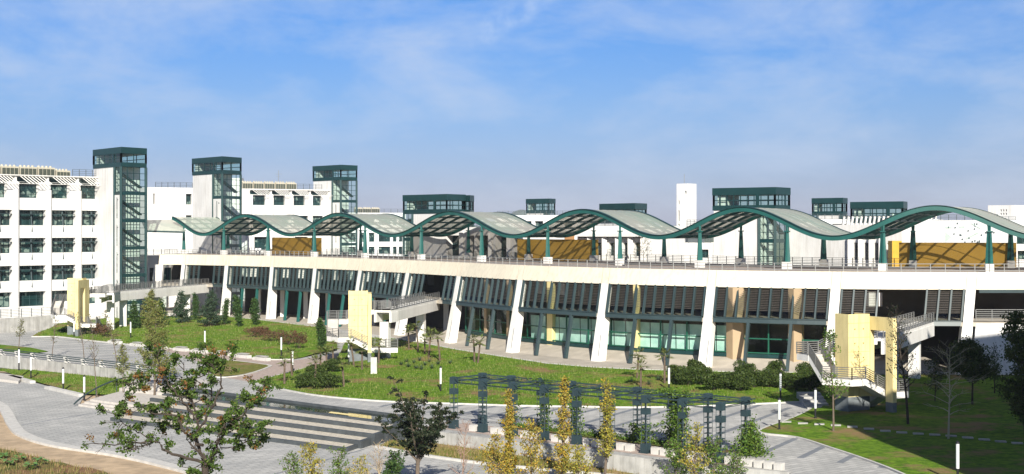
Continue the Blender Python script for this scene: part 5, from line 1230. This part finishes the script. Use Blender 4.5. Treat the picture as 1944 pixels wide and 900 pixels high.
# shrubs
def shrub(name, label, cat, c, rx, ry, h, leaf, n, ls=.09, group=None, seed=0, stems=True, lumps=7):
    random.seed(500 + seed); c = V(c); t = thing(name, label, cat, c, group); cs = []
    L_ = [(random.uniform(-.6, .6) * rx, random.uniform(-.6, .6) * ry, random.uniform(.35, .75) * h, random.uniform(.42, .62)) for _ in range(lumps)] + [(0, 0, h * .5, .8)]
    for _ in range(n):
        a = random.choice(L_); v = V((random.gauss(0, 1), random.gauss(0, 1), random.gauss(0, 1))).normalized() * random.uniform(.7, 1.05)
        q = V((a[0] + v.x * rx * a[3], a[1] + v.y * ry * a[3], max(.04, a[2] + v.z * h * .5 * a[3]))); cs.append(tuple(c + q))
    if stems:
        m = MB()
        for i in range(7): az = i * .9; limb(m, c + V((0, 0, -.05)), V((math.cos(az) * .5, math.sin(az) * .5, 1)), h * .9, .03, .01, 3, .15, 0, 4)
        m.build('stem', BARKD, t)
    leaf_obj('foliage', cs, ls, leaf, t); return t
for i, (x, y, w, h, lab) in enumerate([(575, 737, 46, 30, 'round dark bush at the front left of the bush group'), (622, 737, 62, 34, 'largest round dark bush at the front right'), (600, 722, 44, 30, 'middle round dark bush behind the front pair'), (632, 706, 34, 26, 'small round bush at the back of the bush group')]):
    p = at(x, y, LH3, .2); s = p.y / FPX; shrub('round_bush', lab, 'bush', p, w * s / 2, w * s / 2.4, h * s, LF_BUSH, 2600, .10, 'round dark bushes', i, lumps=9)
hx = [(1283, 727, 30), (1306, 732, 40), (1330, 731, 36), (1355, 741, 46), (1382, 738, 44), (1406, 742, 48), (1432, 735, 44), (1460, 735, 42), (1488, 738, 40), (1512, 741, 40), (1537, 742, 36), (1556, 736, 26), (1322, 716, 30), (1415, 720, 36), (1475, 718, 34), (1530, 722, 34)]
hl = ['leftmost', 'second', 'third', 'fourth, taller', 'fifth', 'sixth, fullest', 'seventh', 'eighth, behind the lamp post', 'ninth, just right of the lamp post', 'tenth, in shade', 'eleventh, in shade', 'last, nearest the yellow stair']
for i, (x, y, w) in enumerate(hx):
    p = at(x, y, LH3, .5); s = p.y / FPX; lab = ('hedge bush along the building front, ' + hl[i]) if i < 12 else 'back row hedge bush against the apron, ' + ['behind the third', 'behind the sixth', 'behind the eighth', 'behind the eleventh'][i - 12]
    shrub('hedge_bush', lab, 'bush', p, w * s / 2 * 1.25, w * s / 2, 36 * s, LF_BUSH, 2300, .11, 'hedge bushes before the glazing', 20 + i, lumps=8)
for i, (x, y, w, h, lab) in enumerate([(482, 640, 40, 20, 'russet low shrub at the left of the reddish bed'), (515, 648, 44, 24, 'russet shrub in the middle of the reddish bed'), (548, 655, 40, 30, 'taller russet shrub at the right of the bed'), (567, 662, 30, 34, 'dark olive russet shrub near the dark cypress'), (495, 634, 40, 16, 'low russet shrub at the back of the bed'), (200, 640, 26, 26, 'bare russet shrub under the far bridge'), (182, 636, 20, 24, 'russet shrub behind the farthest portal post')]):
    p = at(x, y, LH1, .5); s = p.y / FPX; shrub('russet_shrub', lab, 'shrub', p, w * s / 2, w * s / 2.2, h * s, LF_RED, 900, .10, 'russet shrubs', 60 + i)
p = at(123, 632, None, .2); shrub('low_shrub', 'low green shrub left of the farthest stair tower', 'shrub', p, 1.3, .8, .9, LF_CYP, 500, .1, None, 70)
for i, (x, y, w, h, lab) in enumerate([(1228, 884, 22, 16, 'small reddish shrub in the rough lawn near the block wall'), (1108, 876, 20, 14, 'small dark reddish shrub behind the gold trees'), (1000, 868, 22, 14, 'orange brown low shrub between two gold trees')]):
    p = at(x, y, None, -1.1); s = p.y / FPX; shrub('russet_shrub', lab, 'shrub', p, w * s / 2, w * s / 2.2, h * s, LF_RED, 300, .07, 'russet shrubs', 80 + i)
# agaves
ag = [(762, 693), (775, 697), (786, 690), (800, 702), (806, 694), (820, 700), (832, 692), (815, 688), (855, 691), (797, 685), (1197, 726), (1250, 722), (1232, 730), (772, 688), (790, 700)]
al = ['at the left end of the patch', 'low in the left of the patch', 'in the patch centre left', 'lowest of the patch', 'in the patch centre', 'front right of the patch', 'right of the patch', 'back of the patch', 'standing alone right of the patch', 'back left of the patch', 'left of the pergola palms', 'right of the pergola palms', 'between the pergola palms', 'upper left of the patch', 'front left of the patch']
for i, (x, y) in enumerate(ag):
    random.seed(300 + i); p = at(x, y, LH3, .5); t = thing('agave_plant', 'spiky blue green agave ' + al[i], 'agave', p, 'agaves on the centre lawn'); f = MB()
    for k in range(26):
        az = k * 2.4; e = random.uniform(.3, 1.3); L_ = random.uniform(.5, .85); d = V((math.cos(az) * math.cos(e), math.sin(az) * math.cos(e), math.sin(e))); w = V((-math.sin(az), math.cos(az), 0)) * .06
        f.add([p - w, p + w, p + d * L_], [(0, 1, 2)])
    f.build('leaf_rosette', LF_CON, t)
# vines on the pergola
vm = [(1, 1, 'sparse vine climbing the second rear pergola post', 250), (3, 1, 'leafy vine on the fourth rear pergola post', 900), (6, 1, 'thickest vine, covering a rear post and the beam above', 2600), (8, 1, 'bushy vine wrapping the last rear pergola post', 2300), (2, 1, 'vine on the third rear pergola post reaching the top', 700), (5, 1, 'low vine at the foot of the sixth rear post', 700), (7, 0, 'leggy vine at the near side of the eighth post', 500)]
for i, (k, side, lab, n) in enumerate(vm):
    random.seed(700 + i); u = PLEN * k / NB - .15; c = V3(PQ(u, DEP * side + .15), 0); t = thing('climbing_vine', lab, 'vine', c, 'vines on the pergola'); m = MB(); limb(m, c, (0, 0, 1), 3.9, .04, .015, 8, .12, .1, 4); m.build('stem', BARK, t); cs = []
    for _ in range(n):
        if i == 3: z = abs(random.gauss(.9, .8)); w = .75 * math.exp(-z * .35)
        elif i == 5: z = random.uniform(0, 1.5); w = .6
        else: z = random.uniform(.1, 4.1); w = .32 + (.25 * math.exp(-((z - 1.5) / .8) ** 2) if i == 2 else 0)
        cs.append((c.x + random.gauss(0, w), c.y + random.gauss(0, w), z))
    if i in (2, 4): cs += [tuple(V3(PQ(u + random.gauss(0, .9), DEP + random.gauss(-.4, .6)), PH + random.gauss(.05, .14))) for _ in range(n // 3)]
    leaf_obj('foliage', cs, .10, LF_VINE, t, .7)
cs = [tuple(V3(PQ(random.uniform(4, PLEN - 2.4), random.gauss(4.1, .4)), abs(random.gauss(0, .22)))) for _ in range(3500)]
o = leaf_obj('ground_cover', cs, .09, LF_VINE, None, .7); tag(o, kind='stuff')
# the near row: gold ginkgos, young trees, big tree, feathery dark tree
def near(x, Y, z=-1.35): return V((XX(x, Y), Y, z))
def gink(f): return 1.25 * (1 - f) ** .45 * (.75 + .25 * math.sin(f * 14)) + .1
for x, Y, yt, leaf, R_, lpm, f0, lab, sd in [(966, 107, 735, LF_GOLD, .66, 60, .05, 'leftmost gold ginkgo, narrow and brightest orange', 41), (1068, 106, 712, LF_GOLD, .95, 42, .05, 'middle gold ginkgo, tallest and fullest', 42), (1148, 108, 716, LF_GINK, 1.05, 30, .20, 'yellow green ginkgo with visible straight trunk', 43)]:
    p = near(x, Y); H = ZZ(yt, Y) - p.z; tree('ginkgo_tree', lab, 'ginkgo', p, H, lambda f, R_=R_: R_ * gink(f), 64, (40, 68), f0, .12, BARK, leaf, .075, lpm, .15, seed=sd, twigs=3, gap=.18,  group='ginkgo trees in the front bed', asp=.8)
p = near(1010, 103); tree('ginkgo_tree', 'low spreading gold ginkgo at the bottom, between the two tall ones', 'ginkgo', p, ZZ(800, 103) - p.z, lambda f: 1.9 * (1 - f) ** .5 + .2, 26, (30, 60), .1, .08, BARK, LF_GOLD, .07, 22, .16, seed=44, twigs=3, group='ginkgo trees in the front bed', asp=.8)
p = near(935, 101); tree('ginkgo_tree', 'short gold ginkgo bush at the bottom left of the ginkgo row', 'ginkgo', p, ZZ(830, 101) - p.z, lambda f: 1.7 * (1 - f) ** .5 + .2, 22, (30, 60), .1, .08, BARK, LF_GOLD, .07, 26, .18, seed=45, twigs=3, group='ginkgo trees in the front bed', asp=.8)
p = near(1100, 102); tree('ginkgo_tree', 'low yellowish ginkgo at the bottom right of the gold ones', 'ginkgo', p, ZZ(850, 102) - p.z, lambda f: 1.5 * (1 - f) ** .5 + .2, 20, (30, 60), .1, .07, BARK, LF_GINK, .07, 30, .16, seed=46, twigs=3, group='ginkgo trees in the front bed', asp=.8)
for x, Y, yt, leaf, R_, lpm, bk, lab, sd, ls in [(878, 106, 800, LF_PINK, 1.1, 9, mat('twig_pink_bark', (.30, .19, .14), .9), 'thin pinkish bare sapling left of the gold trees', 51, .04), (720, 100, 838, LF_PINK, 1.2, 9, BARKP, 'straw coloured twiggy sapling left of the dark tree trunk', 52, .05),
 (1285, 104, 838, LF_VINE, 1.3, 32, BARK, 'green young tree at the bottom right, left one', 53, .09), (1318, 103, 812, LF_GINK, 1.3, 26, BARK, 'yellow green young tree at the bottom right, taller one', 54, .09), (1352, 104, 830, LF_VINE, 1.2, 28, BARK, 'green young tree below the last pergola post', 55, .09), (1395, 103, 858, LF_VINE, 1.0, 30, BARK, 'small green young tree at the foot of the stone cubes', 56, .08),
 (552, 98, 862, LF_VINE, 1.3, 26, BARK, 'small green shrub tree at the bottom edge', 57, .08), (598, 97, 842, LF_GINK, 1.2, 40, BARK, 'yellowish shrub tree at the bottom edge', 58, .08), (642, 98, 856, LF_VINE, 1.3, 28, BARK, 'grey green shrub tree at the bottom edge', 59, .08), (745, 98, 862, LF_CYP, 1.1, 60, BARKD, 'dark leafy shrub beside the straw coloured sapling', 60, .09), (690, 98, 870, LF_GINK, 1.0, 30, BARKP, 'small straw coloured shrub at the bottom edge', 61, .07)]:
    p = near(x, Y); tree('young_tree', lab, 'young tree', p, ZZ(yt, Y) - p.z, lambda f, R_=R_: 1.35 * R_ * (1 - f) ** .4 + .1, 22, (25, 65), .1, .06, bk, leaf, ls, lpm * .55, .13, seed=sd, twigs=4, group='young trees in the front bed')
# feathery dark tree
random.seed(77); p = near(791, 101, -1.45); t = thing('feathery_tree', 'dark feathery tree with upswept boughs beside the cascade', 'tree', p); m = MB(); cs = []
tp, _ = limb(m, p - V((0, 0, .3)), (0, 0, 1), 4.1, .17, .12, 5, .03, 0, 8)
for i in range(20):
    az = i * 2.4; e = math.radians(random.uniform(30, 80)); q = along(tp, random.uniform(.60, 1)); d = V((math.cos(az) * math.cos(e), math.sin(az) * math.cos(e), math.sin(e))); L_ = random.uniform(2.9, 4.7) * (1.2 if e > 1.1 else 1)
    b, _ = limb(m, q, d, L_, .07, .012, 7, .09, .03, 5)
    for j in range(15):
        f = .15 + .85 * j / 14; q2 = along(b, f); d2 = V((random.gauss(0, 1), random.gauss(0, 1), random.gauss(.25, .35))).normalized(); l2, _ = limb(m, q2, d2, random.uniform(.4, .95), .014, .006, 3, .15, -.03, 3)
        for _ in range(40): cs.append(tuple(along(l2, random.uniform(.1, 1)) + V((random.gauss(0, .09), random.gauss(0, .09), random.gauss(0, .05)))))
m.build('trunk', BARK, t); leaf_obj('crown', cs, .095, LF_DARK, t, .5, .5)
# big foreground tree: low spreading, clumped crown with gaps
random.seed(13); Yb = 78; co_ = []; p = V((XX(392, Yb), Yb, -3.0)); t = thing('spreading_tree', 'large spreading tree in front with green and orange leaves', 'tree', p); m = MB(); cs = []
def tgt(x, y, dy=0): Y = Yb + dy; return V((XX(x, Y), Y, ZZ(y, Y)))
fork = tgt(392, 880)
limb(m, p, fork - p, (fork - p).length, .26, .19, 5, .01, 0, 9)
def boughto(a, b, r0, r1, sag=0.0, n=6):
    pts = []; k = 8; off = V((random.gauss(0, .25), random.gauss(0, .25), 0))
    for i in range(k + 1):
        f = i / k; q = a.lerp(b, f) + off * math.sin(math.pi * f) + V((random.gauss(0, .06), random.gauss(0, .06), random.gauss(0, .05) - sag * math.sin(math.pi * f))); pts.append(q)
    rings = []
    for i, q in enumerate(pts):
        e = (pts[min(i + 1, k)] - pts[max(i - 1, 0)]).normalized(); u = e.orthogonal().normalized(); w = e.cross(u); r = r0 + (r1 - r0) * i / k
        rings.append([q + u * (r * math.cos(2 * math.pi * j / n)) + w * (r * math.sin(2 * math.pi * j / n)) for j in range(n)])
    m.sweep(rings); return pts
def clumps(pts, f0, n, lr, dens, bare=0.0):
    for i in range(n):
        f = f0 + (1 - f0) * (i + random.random()) / n; q = along(pts, min(f, 1)); d = V((random.gauss(0, 1), random.gauss(0, 1), random.gauss(.35, .6))).normalized(); l2, _ = limb(m, q, d, random.uniform(.5, 1.25) * lr, .028, .01, 4, .2, .02, 4)
        for tw in range(3):
            q3 = along(l2, random.uniform(.3, 1)); l3, _ = limb(m, q3, (d + V((random.gauss(0, .8), random.gauss(0, .8), random.gauss(0, .6)))).normalized(), random.uniform(.2, .5) * lr, .012, .006, 3, .2, .02, 3)
            if random.random() < bare: continue
            tgt_ = co_ if random.random() < .12 else cs
            for _ in range(int(dens * random.uniform(.3, 1.5))): tgt_.append(tuple(along(l3, random.uniform(.2, 1)) + V((random.gauss(0, .10), random.gauss(0, .10), random.gauss(0, .08)))))
B = [((392, 880), (375, 800), (352, 690), 0, .12), ((375, 800), (330, 740), (300, 672), -1, .07), ((380, 815), (420, 740), (432, 662), .5, .09), ((400, 870), (440, 800), (492, 752), 0, .10), ((440, 800), (470, 770), (505, 722), 1, .05), ((385, 850), (340, 790), (268, 768), -1, .09), ((392, 878), (300, 838), (172, 843), 0, .10), ((300, 838), (250, 815), (215, 780), .5, .04), ((375, 800), (400, 730), (378, 664), 1.2, .06), ((440, 800), (460, 830), (500, 815), -1, .05), ((400, 860), (445, 850), (488, 830), 1, .05), ((352, 770), (372, 720), (405, 690), 0, .05), ((392, 870), (350, 820), (312, 800), 1.3, .06), ((392, 880), (410, 840), (430, 800), -1.2, .07), ((300, 838), (260, 850), (228, 858), -.5, .04), ((375, 800), (345, 760), (318, 735), 1, .05), ((268, 768), (255, 745), (243, 728), -1, .03), ((392, 880), (408, 885), (345, 888), .6, .04)]
for a, mid, c, dy, r0 in B:
    A_ = tgt(*a, 0); M_ = tgt(*mid, dy * .6); C_ = tgt(*c, dy * 1.4); p1 = boughto(A_, M_, r0, r0 * .6); p2 = boughto(M_, C_, r0 * .6, .02)
    lo = c[1] > 835 and c[0] < 240
    clumps(p1, .35, 3, .9, 22, .5 if lo else .25); clumps(p2, .1, 9, 1.0, 34 if not lo else 16, .45 if lo else .12)
m.build('trunk', BARKD, t); leaf_obj('crown', cs, .088, LF_BIG, t, .62); leaf_obj('autumn_leaves', co_, .08, LF_RUST, t, .62)
# right hand trees, most of them in shade
p = at(1582, 818, LH6, .1); tree('sapling', 'staked young tree with few leaves before the nearest stair tower', 'sapling', p, hpx(818, 617, p.y), lambda f: 1.9 * (1 - f) ** .35 * (.6 + .4 * math.sin(f * 9 + 1)), 26, (15, 55), .30, .10, BARK, LF_VINE, .10, 20, .16, seed=91, group='young trees in the shaded garden', gap=.15)
p = at(1724, 805, LH6, .2); tree('bare_tree', 'bare dark tree right of the nearest yellow stair tower', 'tree', p, hpx(805, 575, p.y), lambda f: 2.6 * (1 - f) ** .5 + .2, 34, (25, 60), .3, .13, BARKD, LF_DARK, .09, 3, .2, seed=92, twigs=6, group='young trees in the shaded garden')
p = V((XX(1800, 116), 116, .1)); tree('willow_tree', 'pale drooping bare branched tree in the deep shade', 'tree', p, 8.0, lambda f: 3.0 * (1 - f) ** .4 + .3, 26, (20, 60), .3, .10, mat('bark_pale', (.40, .36, .27), .9), LF_OLIVE, .07, 3, .3, seed=93, twigs=4, wob=.18, upc=-.08)
p = V((XX(1846, 138), 138, .5)); tree('broadleaf_tree', 'dark dense young tree against the white balcony wall', 'tree', p, ZZ(652, 138) - .5, lambda f: 2.2 * math.sin(math.pi * min(1, .25 + f * .7)) ** .8, 46, (10, 55), .35, .12, BARKD, LF_BUSH, .13, 60, .25, seed=94)
p = V((XX(1888, 146), 146, .6)); tree('sapling', 'thin sparse sapling before the balcony wall', 'sapling', p, ZZ(655, 146) - .6, lambda f: 1.3 * (1 - f) ** .5 + .1, 26, (20, 55), .2, .07, BARKD, LF_CYP, .09, 14, .2, seed=95)
p = V((XX(1948, 118), 118, .2)); tree('broadleaf_tree', 'dark tree cut by the right edge of the picture', 'tree', p, ZZ(592, 118) - .2, lambda f: 1.9 * (1 - f) ** .4 + .3, 60, (10, 50), .1, .14, BARKD, LF_BUSH, .12, 50, .25, seed=96)
p = V((XX(1775, 140), 140, .6)); tree('sapling', 'small dark sapling between the stair and the balcony wall', 'sapling', p, 4.2, lambda f: 1.4 * (1 - f) ** .5 + .1, 22, (20, 60), .2, .06, BARKD, LF_BUSH, .09, 22, .2, seed=97)
p = V((XX(1938, 330), 330, 14)); 
p = V((XX(1937, 300), 300, 0)); tree('background_tree', 'dark distant treetop at the right edge above the canopy', 'tree', p, ZZ(424, 300), lambda f: 3.2 * math.sin(math.pi * min(1, .2 + f * .75)) ** .8, 50, (10, 50), .5, .25, BARKD, LF_BUSH, .25, 30, .5, seed=98)
p = V((XX(1222, 214), 214, ZD)); tree('sapling', 'small straggly tree behind the deck railing in the middle', 'sapling', p, 4.0, lambda f: 1.8 * (1 - f) ** .4 + .2, 18, (10, 50), .2, .05, BARKP, LF_OLIVE, .08, 9, .2, seed=99)
# big leaved plants in the near corner and tufts of grass
for i, (x, y) in enumerate([(14, 885), (36, 878), (75, 882), (58, 893), (5, 872)]):
    random.seed(400 + i); p = at(x, y, LH7, -1.4); t = thing('broad_leaf_plant', ['lowest broad leaved green plant in the near corner', 'broad leaved plant second from the corner', 'broad leaved plant standing apart to the right', 'broad leaved plant at the bottom edge', 'broad leaved plant on the left edge'][i], 'plant', p, 'broad leaved plants'); f = MB(); s = MB()
    for k in range(9):
        az = k * 2.4; R_ = random.uniform(.15, .6); c = p + V((math.cos(az) * R_, math.sin(az) * R_, random.uniform(.3, .6))); s.bar(p, c, .02); w = random.uniform(.16, .26)
        f.add([c + V((w * math.cos(a), w * math.sin(a) * .9, .06 * math.sin(a * 2 + k))) for a in [j * math.pi / 4 for j in range(8)]], [tuple(range(8))])
    s.build('stem', LF_VINE, t); f.build('leaf', mat('broad_leaf_green', (.10, .20, .05), .5), t)
def tufts(name, poly, hf, n, m, h=.14, w=.03):
    xs = [q[0] for q in poly]; ys = [q[1] for q in poly]; P_ = np.array(poly); out = []
    X = rng.uniform(min(xs), max(xs), n * 3); Y = rng.uniform(min(ys), max(ys), n * 3); ins = np.zeros(len(X), bool); j = len(P_) - 1
    for i in range(len(P_)):
        xi, yi = P_[i]; xj, yj = P_[j]; c = ((yi > Y) != (yj > Y)) & (X < (xj - xi) * (Y - yi) / (yj - yi + 1e-12) + xi); ins ^= c; j = i
    X, Y = X[ins][:n], Y[ins][:n]; n = len(X); Z = np.array([hf(V((a, b))) for a, b in zip(X, Y)])
    az = rng.uniform(0, math.pi, n); hh = h * rng.uniform(.5, 1.5, n); c, s = np.cos(az), np.sin(az); lx, ly = rng.normal(0, .05, n), rng.normal(0, .05, n); ww = w * rng.uniform(.7, 1.6, n)
    vs = np.stack([np.stack([X - c * ww, Y - s * ww, Z - .02], 1), np.stack([X + c * ww, Y + s * ww, Z - .02], 1), np.stack([X + lx, Y + ly, Z + hh], 1)], 1).reshape(-1, 3)
    me = bpy.data.meshes.new(name); me.vertices.add(3 * n); me.vertices.foreach_set('co', vs.ravel()); me.loops.add(3 * n); me.loops.foreach_set('vertex_index', np.arange(3 * n, dtype=np.int32)); me.polygons.add(n); me.polygons.foreach_set('loop_start', np.arange(0, 3 * n, 3, dtype=np.int32)); me.polygons.foreach_set('loop_total', np.full(n, 3, dtype=np.int32))
    me.update(); me.validate(); me.materials.append(m); o = bpy.data.objects.new(name, me); C.objects.link(o); tag(o, kind='stuff'); return o
tufts('grass', L3f + L3b[::-1], LH3, 16000, GRT, .2, .05)
tufts('grass', L1f + L1b[::-1], LH1, 14000, GRT, .18, .06)
tufts('grass', L4f + L4b[::-1], LH4, 3500, GRT, .15, .05)
tufts('grass', L5f + L5b[::-1], LH5, 8000, GRT2, .2, .04)
tufts('grass', L7[1:], LH7, 26000, GRT2, .28, .03)

# ================================================================ the air: one even haze round everything
hz = MB(); hz.box(-2700, -250, -2.7, 2700, 6400, 120)
hm = bpy.data.materials.new('haze'); hm.use_nodes = True; t = hm.node_tree; t.nodes.remove(t.nodes['Principled BSDF'])
pv = t.nodes.new('ShaderNodeVolumePrincipled'); pv.inputs['Color'].default_value = (.80, .87, 1, 1); pv.inputs['Density'].default_value = 0.00008
t.links.new(pv.outputs[0], t.nodes['Material Output'].inputs['Volume'])
ho = hz.build('haze', hm); tag(ho, kind='stuff')
